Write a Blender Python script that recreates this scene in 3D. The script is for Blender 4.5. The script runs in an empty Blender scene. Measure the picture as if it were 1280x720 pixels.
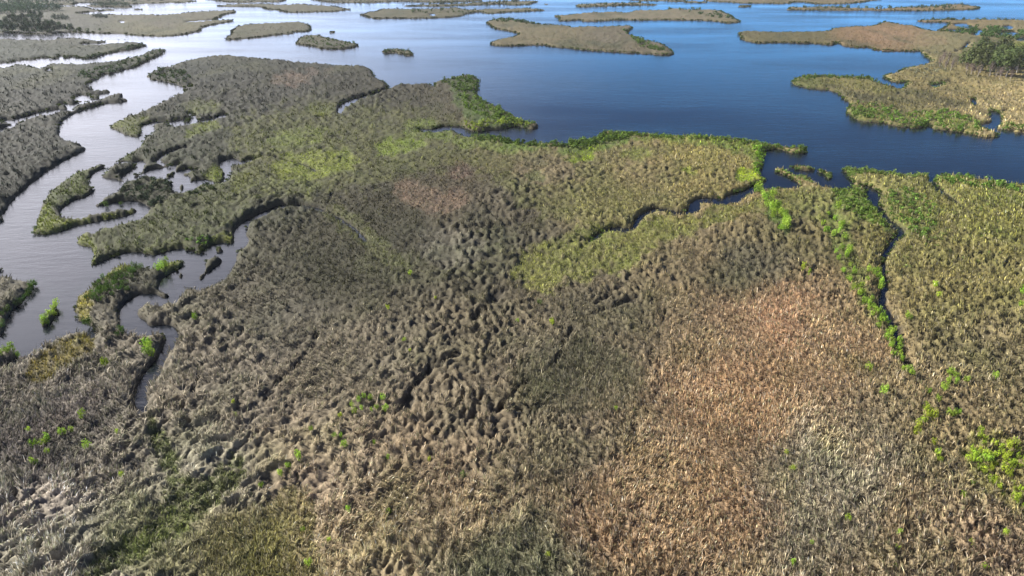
import bpy, math, random
import numpy as np

# ------------------------------------------------------------------ basics
RNG = np.random.default_rng(7)
random.seed(7)
SC = bpy.context.scene
COL = SC.collection

CAM_H = 60.0            # drone height, metres
FPX = 865.0             # focal length in pixels of the 1280 px wide photograph
HOR = -60.0             # row of the horizon
PITCH = math.atan((360.0 - HOR) / FPX)      # camera looks this far below the horizon
SP, CP = math.sin(PITCH), math.cos(PITCH)
ZREF = 0.4


def ground(u, v, z=ZREF):
    """where the sight line through (u, v) meets the level z: plain ground coordinates in metres"""
    u = np.asarray(u, dtype=np.float64)
    v = np.asarray(v, dtype=np.float64)
    xc = (u - 640.0) / FPX
    yc = (v - 360.0) / FPX
    dx, dy, dz = xc, CP - yc * SP, -SP - yc * CP
    t = (z - CAM_H) / dz
    return dx * t, dy * t


def hash2(ix, iy, seed):
    h = (ix.astype(np.uint32) * np.uint32(374761393) + iy.astype(np.uint32) * np.uint32(668265263)
         + np.uint32((seed * 1274126177) & 0xffffffff))
    h ^= h >> np.uint32(13)
    h *= np.uint32(1274126177)
    h ^= h >> np.uint32(16)
    return h.astype(np.float32) * np.float32(6.2831853 / 4294967296.0)


def perlin(x, y, seed=0):
    """gradient noise, about -1..1"""
    x = np.asarray(x, np.float64)
    y = np.asarray(y, np.float64)
    x0 = np.floor(x)
    y0 = np.floor(y)
    fx = (x - x0).astype(np.float32)
    fy = (y - y0).astype(np.float32)
    ix = x0.astype(np.int64)
    iy = y0.astype(np.int64)

    def g(ox, oy):
        a = hash2(ix + ox, iy + oy, seed)
        return np.cos(a) * (fx - ox) + np.sin(a) * (fy - oy)
    wx = fx * fx * fx * (fx * (fx * 6 - 15) + 10)
    wy = fy * fy * fy * (fy * (fy * 6 - 15) + 10)
    a, b, c, d = g(0, 0), g(1, 0), g(0, 1), g(1, 1)
    return 1.5 * ((a + (b - a) * wx) * (1 - wy) + (c + (d - c) * wx) * wy)


def fbm(x, y, seed, octv=3):
    s, a, t = 0.0, 1.0, 0.0
    for k in range(octv):
        s = s + a * perlin(x * 2 ** k, y * 2 ** k, seed + 17 * k)
        t += a
        a *= 0.5
    return s / t


def sstep(a, b, x):
    t = np.clip((x - a) / (b - a), 0, 1)
    return t * t * (3 - 2 * t)


def lin(c):
    c = np.asarray(c, np.float64) / 255.0
    return np.where(c <= 0.04045, c / 12.92, ((c + 0.055) / 1.055) ** 2.4)


def P(s):
    a = [float(t) for t in s.replace(',', ' ').split()]
    return np.array(a).reshape(-1, 2)


def smooth(p, n=3, closed=True):
    """Catmull-Rom"""
    m = len(p)
    out = []
    rng = range(m) if closed else range(m - 1)
    for i in rng:
        if closed:
            p0, p1, p2, p3 = p[(i - 1) % m], p[i], p[(i + 1) % m], p[(i + 2) % m]
        else:
            p0, p1, p2, p3 = p[max(i - 1, 0)], p[i], p[i + 1], p[min(i + 2, m - 1)]
        for k in range(n):
            t = k / n
            out.append(0.5 * (2 * p1 + (p2 - p0) * t + (2 * p0 - 5 * p1 + 4 * p2 - p3) * t * t
                              + (3 * p1 - p0 - 3 * p2 + p3) * t ** 3))
    if not closed:
        out.append(p[-1])
    return np.array(out)


# ------------------------------------------------------------------ the map: shorelines (L adds land, W cuts water), surveyed outlines
MAP = []


def L(s):
    MAP.append(('L', P(s)))


def W(s):
    MAP.append(('W', P(s)))


# far shores
L("-200 -6 150 -4 240 0 238 2.5 225 3.5 200 4 170 5 160 5.5 130 5 110 4.6 128 3.6 100 3.6 90 5.5 70 6.5 -200 6.6")
L("108 6.8 125 5.8 145 5.6 160 6 164 7.5 163 9.3 135 9 110 8.2")
L("-200 9 0 8.9 45 8.8 70 8.7 90 7.5 105 8.4 112 10 120 12 140 11.6 175 11.3 174 12 150 12.6 125 14 108 15.6 95 16.8 108 17.2 120 17.6 145 18 160 18.5 170 18.5 190 18 200 19 "
  "215 17.5 230 16 250 14 275 13 290 13 297 14 294 16 285 17.5 276 20 278 20.8 273 22.4 268 24.6 270 25 285 24 292 25 290 27 280 28.7 270 30.5 258 33 252 36 "
  "250 39 240 41.3 225 44 205 45.5 180 45 160 43.5 150 42.2 120 42 105 41 80 41 65 42.5 50 43 35 43.5 25 42 10 42 0 41 -200 40")
W("232 27 248 25.7 262 24.9 268 24.6 262 25.6 250 26.4 236 27.4")
L("256 -3 350 -3 351 2.2 330 2.8 300 3.2 280 2.2")
L("271 7 280 6 300 5 330 5 360 5.5 378 4.5 385 6 405 6.5 420 8 425 9.3 435 11 444 12 430 13 420 14.5 400 15 370 16 355 15 345 12.5 335 12 325 9 310 8.5 285 8.5 275 8")
L("395 -3 560 -3 598 -0.5 598 1.5 560 2.6 540 3.2 500 2 470 3.2 415 3.2")
L("485 7.5 510 6.5 540 5 560 5 580 4 600 2.5 605 2 640 1.3 673 1.2 673 2.3 665 4 664 5.6 650 6.2 638 6.8 630 5 610 5.8 580 7.2 550 8 510 7.9")
L("680 4 685 4 685 5.4 680 5.4")
L("447 18 455 17 460 15 470 14 475 12 482 10.5 500 10.5 520 11 545 10.5 560 10 570 9.2 578 11 590 11.5 610 11 640 10.5 660 10 670 11 684 12 680 13 665 14 645 15 630 15.5 618 17 608 17 600 15.2 592 16 582 18 578 20 565 21.5 545 22.5 520 23.5 490 23 480 23.5 470 23.5 460 22 455 20")
L("720 7 722 5.5 735 4.5 760 3.5 780 3 800 3.5 815 5 826 4.8 825 6 805 6.5 780 6.5 765 7.5 740 8.5 725 9")
L("750 1.2 772 1.2 772 2 750 2")
L("788 -2 840 -2 858 0.6 870 1.3 884 2.3 884 3.6 860 3.4 850 1.9 800 1")
L("884 1.2 900 -3 1092 -3 1085 1.6 1070 3.6 1050 5 1025 5.3 1012 3.8 1000 2.5 990 3 986 4.6 960 4.6 930 4.2 910 2.8 895 2.3")
L("923 7.5 931 6.2 936 6.2 941 7.6 930 8.8 924 8.6")
L("978 12 985 11 987 8.5 1000 8.7 1020 8.2 1040 8 1060 9 1080 10 1105 10.5 1120 9 1145 8.5 1170 7.5 1185 5.5 1190 4.5 1200 5 1215 7 1224 8.5 1225 10 1215 12 1190 12.5 1160 13.5 1130 13.5 1090 13 1050 13 1000 12.8")
L("692 20 695 18.8 710 18.5 720 17 735 15.5 750 15 765 14.5 785 15 793 13 798 12.5 815 12.5 835 12 834 10.5 845 10 860 11.5 885 11.5 900 13 907 16 912 18 918 22 925 25.5 927 27.5 918 28.5 910 29 900 27.5 885 26 860 25.5 830 25 800 25.5 780 25 760 26 740 26.8 728 26.5 725 25 712 26 700 26.5 698 25 700 22 693 21")
# middle islands
L("281 48 283 46 288 43 288 40 292 36 297 32 305 31 318 29.5 335 28.5 355 28 370 27 378 28 385 30 388 33 389 36 386 39 375 40 368 40 366 42 350 43.5 330 46 310 48 295 49.5 285 50")
L("370 53 372 50 376 46 382 44 390 43.5 400 44 410 47 420 49 432 51 440 53 447 55 447 58 440 60 425 61.5 405 61.5 397 60 390 58 378 56.5 371 55")
L("412 40 415 38 419 38 420.5 39.5 417 41 413 41.3")
L("478 63 485 61 495 60.5 505 61.5 512 63 517 66.5 516 69 510 69.5 502 67.5 490 66.5 480 66.5")
L("607 28 612 26 620 24 628 22.8 640 24 655 26.5 665 27.5 668 29.5 685 30 700 31 713 32.5 714 34 725 33 740 32.5 745 33.5 760 32.5 775 32 783 31.5 789 32 791 34 788 37 784 39 787 42 792 45 800 47.5 805 49.5 815 51 825 53 832 57 838 61 843 64.5 842 68 835 68.5 815 68 795 66.5 775 65.5 750 64 725 62 710 60 695 59 684 57.5 680 56.5 655 57 640 57.5 625 57.5 615 56 613 53 620 50 630 47.5 640 46 647 43.4 646 41.4 640 40 630 38 620 36 614 33 612 31")
# right-hand land
L("923 41 925 39.5 935 38.5 950 39 970 39.5 990 39.5 1020 39 1038 37.5 1040 35.5 1055 33.5 1070 32.5 1085 32 1095 31 1100 28.5 1108 26.5 1118 28.5 1125 29.5 1135 31 1145 32.5 1155 36 1165 37.5 1180 38.7 1300 38 1500 40 1500 185 1420 175 1280 166 "
  "1270 163 1255 162 1246 161 1246 159 1249 155 1252 150 1250 143 1246 139 1240 140 1238 145 1240 152.5 1230 154 1222 154.5 1228 158 1236 163 1244 166 1248 170 1240 172 1225 170 1210 167 1190 164 1170 162 1164 160 1160 156 1157 155 1156 158.5 1150 160.5 1140 160 1120 158 1105 154 1090 153 1075 151 1066 147 1060 143 1058 139 1061 135 1063 130 1058 127 1053 122 1048 117 1040 114 1030 112 1015 111 1005 109 996 107 990 104 991 100 995 97 1003 95 1010 94 1025 94 1040 95 1060 96 1080 95.5 1088 96 1090 99 1093 102 1100 104 1110 107 1120 110 1127 112 1133 106 1134 103 1131 102.5 1120 103 1113 101 1107 98 1105 95 1110 92 1120 90 1127 87 1135 84 1145 82 1155 80 1164 77 1163 75 1156 70 1152 67 1150 64 1140 64 1125 64 1110 63.5 1095 62.5 1085 59 1075 59.5 1060 58 1051 56 1047 53.5 1043 55.5 1038 56 1020 54.5 1000 54 980 53.5 962 53.5 952 54 945 53.5 937 52 930 50 926 47.5 924 44")
L("1144 25.5 1150 25 1165 24.5 1185 24 1210 24 1280 24.5 1500 26 1500 46 1300 44 1182 40 1181 34 1186 30.5 1183 28 1165 27.8 1150 27")
W("1193 30.5 1205 29 1210 31 1217 34 1210 35 1200 33")
W("1186 37 1205 37.2 1204 38.8 1190 38.6")
W("1218 43 1222 38 1231 38 1226 41 1220 43.5")
W("1250 42.4 1255 39.6 1268 40 1275 43 1262 44.6 1252 44.2")
W("1274 47.5 1300 46 1300 50 1276 50.5")
W("1256 33 1265 32.6 1264 35.6 1258 36")
W("1272 67 1285 64 1310 66 1310 74 1274 73")
W("1164 105 1172 105 1180 104 1175 107 1170 110 1166 107")
W("1215 124 1218 123 1220 128 1220 132 1217 131")
# west bank
L("206 64 204 61 195 61 190 63 180 67 170 71 160 73 150 75 140 77 125 78 110 79 95 80 80 80 65 80 58 82 54 85 47 85 40 83 32 81 18 81 5 84 0 85 -200 96 -200 420 -60 320 -20 290 0 272 6 266 13 255 22 245 32 237 45 225 58 215 70 207 85 199 97 193 105 189 107 185 101 183 107 181 95 179 85 176 78 172 75 168 75 160 77 155 83 149 90 144 98 140 110 136 120 133 130 130 140 129 157 127 158 124 152 123 154 120 152 117 147 117 140 116.6 143 115 135 113 125 114 115 113 112 109 108 106 115 102 122 99 124 96 130 92.5 138 93 146 90.5 150 88.5 160 86.5 166 85 178 79.5 190 73.5 200 69.5")
W("-60 196 0 166 10 162 20 157 32 151 40 148 50 145 62 144 75 141 82 139 90 139 94 135 97 132 105 131 113 129.5 120 127.5 128 124.5 133 121.5 140 119.4 147 117.4 143 115.6 131 116.8 125 117.6 118 118.4 110 119.6 103 118.6 96 120.5 92 122.5 93 125 97 128 92 130 80 129.6 74 130.6 75 133 84 134 90 134.5 82 136 75 136.6 65 137.6 52 140 40 143 30 146 20 149 10 150 3 151.6 5 154 22 153.4 29 151.5 20 154 10 158 0 162 -60 186")
L("113 120 119 118.6 125 120.4 124 123.4 116 123.6")
L("94 125.4 104 126 116 127 114 128.4 100 128")
W("59 88 61 85.5 64 86 64.5 89.5 60.5 90")
L("-200 46 0 48.5 15 50 35 49 50 50 60 50 70 49 72 47 80 48 95 47 110 49 120 51 131 50.5 131 53 123 54 110 54 102 54.5 105 56 118 55 125 55.5 135 54.5 150 53.5 165 53 178 54 182 57 176 59 165 62 150 64 140 66 128 69 118 72 105 74 97 72 92 71 82 73 80 70 72 70 75 72 68 74 55 72 45 74 30 75 15 77 0 79 -200 92")
L("-60 335 0 345 12 347 28 350 36 352 43 353 44 358 40 365 33 372 28 379 22 383 16 391 11 400 9 406 7 413 4 418 0 420 -60 432")
L("-30 330 0 334 3.5 338 2 342 -30 338")
L("-30 268 0 270 4 272 1 278 -30 282")
# the central marsh
L("-200 560 -60 480 0 463 12 458 25 452 35 446 50 437 62 428 78 419 95 416 108 417 118 421 119 413 112 408 103 404 96 401 93 392 93 380 97 371 105 364 118 354 128 346 138 338 148 332 158 330 170 332 184 334 192 335 200 331 208 328 218 326 229 327 231 331 225 336 213 342 206 346 202 352 200 360 207 365 214 369 208 373 200 372 192 368 182 368 172 370 162 375 155 382 151 390 150 397 153 405 158 411 166 418 178 420 190 419 200 417 207 418 208 425 203 440 194 453 184 466 177 479 172 490 171 503 176 516 180 513 181 492 187 480 197 469 206 447 216 432 222 421 217 411 203 407 184 408 179 401 171 397 169 390 175 384 187 381 203 382 217 378 226 369 231 361 243 361 256 361 268 356 277 350 285 342 291 333 294 322 297 316 305 309 309 302 307 293 308 285 312 280 322 274 335 268 345 263.5 360 259.5 375 258.5 390 261 405 265 405 263.5 390 259 375 256.5 360 257 350 257.5 338 261 325 267 315 272 305 278 296 285 294 292 294 302 288 305 282 304 272 305 262 308 255 313 252 318 247 317 238 314 228 311 222 311 210 314 200 317 190 320 183 318 175 316 166 316 155 317 143 321 130 326 120 331 111 335 113 328 116 320 115 314 111 310 104 308 97 307 92 304 "
  "66 300 41 293 44 280 49 262 53 252 60 242 70 233 82 225 95 217 110 212 122 208 137 205 150 199 165 190 173 184 178 178 174 172 168 171.5 163 171 155 167.5 145 163 137 158 150 151 160 147 175 142 190 135 205 127 218 121 230 116 231 112 229 109 222 106 212 103 200 101 190 100 184 97 182 95 188 91 200 86 215 82 230 77 245 73 262 70 280 68.5 295 70 318 71.5 345 74 370 77 395 79 420 81 440 82 455 83 461 85 466 90 469 96 475 100 482 104 486 108 485 110 478 114 470 116 460 119 446 122.5 436 126 428 130 424 134 422.5 139 425 143 428 138 432 134 441 129 450 124.5 465 120 475 116.5 485 112 492 109 498 107 505 105 515 106 530 105 538 106 543 109 544 108 543 103 550 101 565 97 578 94 588 93.5 595 97 598 101 597 108 596 116 597 120 603 124 610 129 620 133 632 140 640 145 650 150 660 153 670 154 674 157 670 161 663 162 655 160 645 158 632 161 618 163 605 164 595 165 588 163 580 160 572 158 562 158 555 158 548 160 540 161.5 526 161.5 524 163 530 165.5 540 166 550 165 558 164 566 164 574 168 585 171.5 600 172 615 170.5 630 174 645 178 655 179 680 180 700 180.5 711 183 711 177 722 176 738 176 750 170 757 166 775 167 800 168 830 169 850 170 880 171 905 173 930 176 950 180 965 181 978 183 987 185 1000 184 1007 187 1006 192 995 192 985 190 975 187 962 187 957 190 954 198 955 205 953 208 949 212 948 215 952 220 958 224 957 227 950 228 942 232 931 238 916 242 909 246 903 249 891 248 875 248 866 252 861 258 858 264 850 265 834 262 819 261 806 266 798 271 793 278 791 284 781 286 773 284 762 286 750 291 737 299.5 725 302 738 302 748 297 757 291 769 288 780 290 788 288 796 284 799 278 806 270 819 265 834 266 850 269 860 268 869 266 874 262 877 254 884 254 900 256 916 255 923 252 931 245 936 243 945 240.5 960 237 975 236.5 990 236.5 998 233.5 999 230 993 226 985 221 975 217 968 214 966 212 970 210 977 211 985 214 990 218 998 220 1008 220 1013 222 1012 226 1020 229 1028 233 1040 235.5 1052 237 1062 236 1067 229 1062 224 1058 217 1050 211 1040 206.5 1034 206 1036 204.5 1045 206 1052 210 1062 211 1075 213 1090 213 1105 216 1120 218 1135 220 1150 219 1158 220 1161 224 1163 229 1170 236 1178 242 1190 250 1196 254 1190 248 1180 240.5 1172 233 1166 226 1168 222 1178 219 1195 219 1215 222 1235 225 1250 228 1260 230 1275 232 1330 238 1520 262 1520 920 -240 920")
W("41 295 46 293.5 55 294 65 292.5 75 290 85 286.5 95 283 110 279.5 125 276.5 140 273.5 152 271.5 163 268.5 171 265 172 262 168 260.5 160 262 152 262 140 265 130 266.5 120 268.5 107 271 100 274 88 274 80 272 77 268 78 263 82 258 87 254 95 250 105 247 112 243 120 239 121 237 117 235.5 114 232 113 227 114 222 119 217 126 212 135 207 145 204 155 202 165 202 174 201 178 202 182 205 180 209 177 214 172 217 165 219.5 163 220.5 170 221 178 218 187 212.5 195 210.5 205 209.5 214 209 216 207.5 210 206 203 206 196 204.5 195 203 198 199 205 194 212 190 220 187.5 232 185 233 186 221 188.7 213 191.7 206 196 200 201 203 204 210 205.5 220 206 224 205 220 208.5 216 213 211 217 205 221 208 222 215 221 218 218 225 213.5 232 212 240 211 248 213 246 215 240 214 233 216 229 217 229 219 234 220 237 223 236 227 231 230 225 232 224 236 226 238 229 237 231 233 235 229.5 240 227 248 225 257 224.5 262 226 268 228 276 228 281 225 281 219 280 213 277 208 276 204 280 201 285 199 293 198 296 201 300 203 308 200.5 318 198.5 318 200 305 204.5 298 206.5 290 207.5 287 209 288 214 287 220 284 225 280 228.5 272 230.5 262 231 252 231.5 247 233.5 240 237.5 235 239.5 230 241 222 241 217 238 216 233 216 227 210 226.5 205 226 195 224 187 222 183 221 178 223 172 225 165 226.5 158 227 155 231 150 236 146 240 140 244 130 249 122 254 113 259 122 258 130 256 140 254 150 252 160 251 170 251.5 177 254 183 257 186 260 185 265 180 270 172 275 160 278.5 150 282 140 284.5 128 287.5 119 292 115 290 110 290 104 293 97 298 92 304 80 312 55 312")
L("128 221.5 131 215.5 138 210.5 148 206.5 158 205.5 166 206 170 207 165 212 158 217 152 221 154 224 158 227.5 152 227.5 146 224.5 138 222.8")
W("168 176 176 170 178 162 178 158 185 155 195 152.5 215 151.5 228 149.8 234 149 229 154 233 154 238 150 240 148 238 144 236 142 239 141 244 146 248 150 245 153 255 150 270 147.5 278 143.5 284 143 283 146 275 148.5 262 151.5 250 154.5 235 156.5 222 158.7 214 158 213 154.5 200 154.5 192 158 193 162 192 166 184 171 179 175 176 181 168 182")
W("1074 230 1080 231 1088 233.5 1099 240 1102 243 1099 250 1100 258 1105 263 1110 272 1117 278 1127 286 1131 293 1127 298 1121 301 1116 310 1110 318 1107 325 1106 335 1108 350 1110 358 1106 372 1110 388 1117 400 1125 430 1130 446 1127 446 1120 430 1113 408 1104 394 1099 382 1100 370 1104 352 1102 338 1103 322 1107 312 1111 306 1113 300 1121 294 1121 289 1113 282 1107 276 1102 269 1095 262 1088 255 1084 247 1083 239 1078 234")
# islets
L("49 408 52 410 58 408 66 402 71 394 72 384 71 379 66 380 62 384 58 392 52 400 49 404")
L("-20 438 8 437 18 437 25 443 20 449 12 453 4 458 -20 468")
L("247 349 255 337 256 326 266 323 275 322 279 326 269 334 261 341 253 348.5")
L("269 313 273 309 278 311 281 313 276 316 271 316")
L("221 344 226 340 231 343 229 347 224 348")
L("989 208.5 993 207 1000 207.5 1010 208.5 1020 211 1026 213 1031 214 1037 216 1039 221 1038 226 1034 225 1031 219 1026 216 1018 213.5 1008 213.5 999 213 993 210.5")
W("200 94 204 93 207 94.5 203 95.6")
W("236 107 239 106.6 240 108.6 236.5 109")
W("150 27 153 26 155 27.4 152 28.6")
W("538 18 541 17 544 18.5 541 19.4")

# narrow cuts and shallow drains: (half-width px, points)
DITCH = [
    (1.0, P("318 199.5 328 196.5 338 196 350 198 362 201 374 203")), (0.5, P("374 203 384 207 395 214")),
    (1.1, P("405 264 420 270 432 277 444 286")), (0.6, P("444 286 452 294 458 303")),
    (1.0, P("903 249 898 244 893 241")), (0.7, P("1040 270 1048 279")),
    (0.45, P("1134 104 1150 103 1166 104 1180 103.5 1190 101")),
    (0.35, P("1163 66 1178 65 1193 64.6")), (0.7, P("1193 64.6 1202 62 1207 58.5")), (0.4, P("1207 58.5 1212 53")),
    (0.3, P("425 143 410 145 396 147")), (0.4, P("284 144 300 142 320 141")),
    (0.5, P("1252 140 1258 137")),
]
# crushed tracks and hollows in the rushes (dry)
GROOVE = [
    (3.0, P("397 420 388 440 372 458 352 478 332 505")), (3.0, P("762 372 732 390 706 428 694 456 660 478 640 496 618 526")),
    (6.0, P("630 362 612 385 596 402")), (5.0, P("745 392 770 384 795 374")), (5.0, P("510 515 516 490 535 470 560 450 575 442")),
    (3.0, P("1120 395 1128 425 1134 455")), (3.0, P("1160 455 1180 490 1215 530")), (4.0, P("1205 560 1225 545 1245 558")),
    (3.0, P("1010 590 1050 600 1078 630")), (3.0, P("720 620 735 650 752 690 770 712")), (2.5, P("830 395 825 420 812 445")),
    (2.5, P("580 500 560 530 545 548")), (2.5, P("100 560 180 590 250 640")), (1.0, P("372 598 379 622 373 650 380 684 374 724")), (2.0, P("230 440 250 470 225 520")),
]

# ------------------------------------------------------------------ ground sheet lattice (finer towards the camera's far field so that relief stays about equally detailed)
us = np.arange(-230, 1511, 2.0)
vs = np.concatenate([np.arange(-22, 60, 0.75), np.arange(60, 260, 1.2), np.arange(260, 880, 2.0)])
U, V = np.meshgrid(us, vs)
GX, GY = ground(U, V)
NR, NC = U.shape
DIST = np.sqrt(GX ** 2 + GY ** 2 + CAM_H ** 2)
PXS = DIST / FPX                       # metres per photo pixel, sideways
SDM = 7.0


def poly_mask(pts, X, Y):
    x, y = pts[:, 0], pts[:, 1]
    x2, y2 = np.roll(x, -1), np.roll(y, -1)
    m = np.zeros(X.shape, bool)
    for a, b, c, d in zip(x, y, x2, y2):
        if b == d:
            continue
        cond = (b > Y) != (d > Y)
        m ^= cond & (X < (c - a) * (Y - b) / (d - b) + a)
    return m


def seg_update(dist, a, b):
    """distance in metres to one bank segment, written into its neighbourhood"""
    vmax = max(a[1], b[1])
    vmin = min(a[1], b[1])
    r = np.searchsorted(vs, vmax)
    gx, gy = ground([a[0], b[0]], [a[1], b[1]])
    pxs = math.sqrt(min(gx[0] ** 2 + gy[0] ** 2, gx[1] ** 2 + gy[1] ** 2) + CAM_H ** 2) / FPX
    mu = SDM / pxs + 4
    mv = mu * 0.8
    r0, r1 = np.searchsorted(vs, [vmin - mv, vmax + mv])
    c0, c1 = np.searchsorted(us, [min(a[0], b[0]) - mu, max(a[0], b[0]) + mu])
    if r1 <= r0 or c1 <= c0:
        return
    X = GX[r0:r1, c0:c1]
    Y = GY[r0:r1, c0:c1]
    dx, dy = gx[1] - gx[0], gy[1] - gy[0]
    l2 = dx * dx + dy * dy + 1e-9
    t = np.clip(((X - gx[0]) * dx + (Y - gy[0]) * dy) / l2, 0, 1)
    d = np.hypot(X - gx[0] - t * dx, Y - gy[0] - t * dy)
    s = dist[r0:r1, c0:c1]
    np.minimum(s, d, out=s)


def lattice(x, y, z=ZREF):
    """lattice coordinates of a ground point"""
    h = CAM_H - z
    dep = y * CP + h * SP
    return 640 + FPX * x / dep, 360 + FPX * (h * CP - y * SP) / dep


HEDGE = 0.38


def true_bank(q, kind):
    """moves a surveyed outline to where the bank stands: plants hide the foot of a bank that faces away"""
    x, y = q[:, 0], q[:, 1]
    area = 0.5 * np.sum(x * np.roll(y, -1) - np.roll(x, -1) * y)
    t = np.roll(q, -1, 0) - np.roll(q, 1, 0)
    nrm = np.stack([t[:, 1], -t[:, 0]], -1) * (1 if area > 0 else -1)          # outward
    nrm /= np.linalg.norm(nrm, axis=1)[:, None] + 1e-9
    up = -nrm[:, 1] if kind == 'L' else nrm[:, 1]            # 1: water lies beyond the bank
    z = (HEDGE + 0.5 * (1 - sstep(60, 120, y))) * np.clip(0.35 + 0.65 * up * 1.3, 0.05, 1)
    z = (z + np.roll(z, 1) + np.roll(z, -1)) / 3
    gx, gy = ground(x, np.maximum(y, -20), z)
    return np.stack(lattice(gx, gy), -1)


SD = np.full(U.shape, -SDM)
BANKS = []
for kind, pts in MAP:
    q = true_bank(smooth(pts, 3), kind)
    BANKS.append((kind, q))
    q[:, 1] = np.maximum(q[:, 1], -21)
    lo, hi = q.min(0), q.max(0)
    r0, r1 = np.searchsorted(vs, [lo[1] - 1, hi[1] + 1])
    c0, c1 = np.searchsorted(us, [lo[0] - 3, hi[0] + 3])
    m = np.zeros(U.shape, bool)
    m[r0:r1, c0:c1] = poly_mask(q, U[r0:r1, c0:c1], V[r0:r1, c0:c1])
    dist = np.full(U.shape, SDM)
    for i in range(len(q)):
        seg_update(dist, q[i], q[(i + 1) % len(q)])
    d = np.where(m, dist, -dist)
    if kind == 'W' and abs(pts[0, 0] - 1074) < 0.5:
        d = d - 0.2                       # the right-hand creek is a narrow one
    SD = np.maximum(SD, d) if kind == 'L' else np.minimum(SD, -d)


def line_dist(pts):
    q = smooth(pts, 4, False)
    dist = np.full(U.shape, SDM)
    for i in range(len(q) - 1):
        seg_update(dist, q[i], q[i + 1])
    return dist, q


# the bay creek narrows away from its mouth
NARROW = P('725 303 750 294 775 287 796 281 806 271 820 264 835 265 850 267 866 259 880 251 900 252 916 249')
_d, _q = line_dist(NARROW)
SD = SD + 0.30 * (1 - sstep(1.2, 4.5, _d))
for hw, pts in DITCH:
    dist, q = line_dist(pts)
    gx, gy = ground(q[:, 0], q[:, 1])
    w = hw * np.mean(np.sqrt(gx ** 2 + gy ** 2 + CAM_H ** 2)) / FPX * 0.55
    SD = np.minimum(SD, dist - w)
GRV = np.zeros(U.shape)
STRONG = [(4.0, P('1107 345 1102 360 1101 378 1106 396 1115 412 1123 430 1129 446 1133 458')), (7.0, P('510 512 516 490 532 472 550 455 572 446')),
          (5.0, P('632 360 626 372 610 386 598 400')), (1.6, P('374 203 384 207 395 214')), (1.6, P('374 258 405 264 420 270 432 277 444 286 456 300')),
          (0.8, P('405 264 411 254 418 240 424 230')), (1.6, P('725 302 715 304 704 309 692 316')),
          (2.4, P('752 388 768 384 790 378')), (1.8, P('1190 250 1205 262 1222 272'))]
for hw, pts in GROOVE + STRONG:
    dist, q = line_dist(pts)
    gx, gy = ground(q[:, 0], q[:, 1])
    w = hw * np.mean(np.sqrt(gx ** 2 + gy ** 2 + CAM_H ** 2)) / FPX
    dist = dist + 1.0 * w * perlin(GX / 2.5, GY / 2.5, 91)
    GRV = np.maximum(GRV, (1 - sstep(w * 0.4, w * 1.3, dist)) * np.clip((0.95 if any(pts is q_[1] for q_ in STRONG) else 0.5) + 1.1 * perlin(GX / 3.1, GY / 3.1, 93), 0, 1))
# ragged banks
SD = SD + 0.42 * fbm(GX / 2.6, GY / 2.6, 11, 3) * np.clip(PXS / 0.15, 0.6, 3)

# ------------------------------------------------------------------ plant-cover map on a plain 2 px raster of the same survey
zu = np.arange(-240, 1521, 2.0)
zv = np.arange(-24, 890, 2.0)
ZU, ZV = np.meshgrid(zu, zv)
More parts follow.
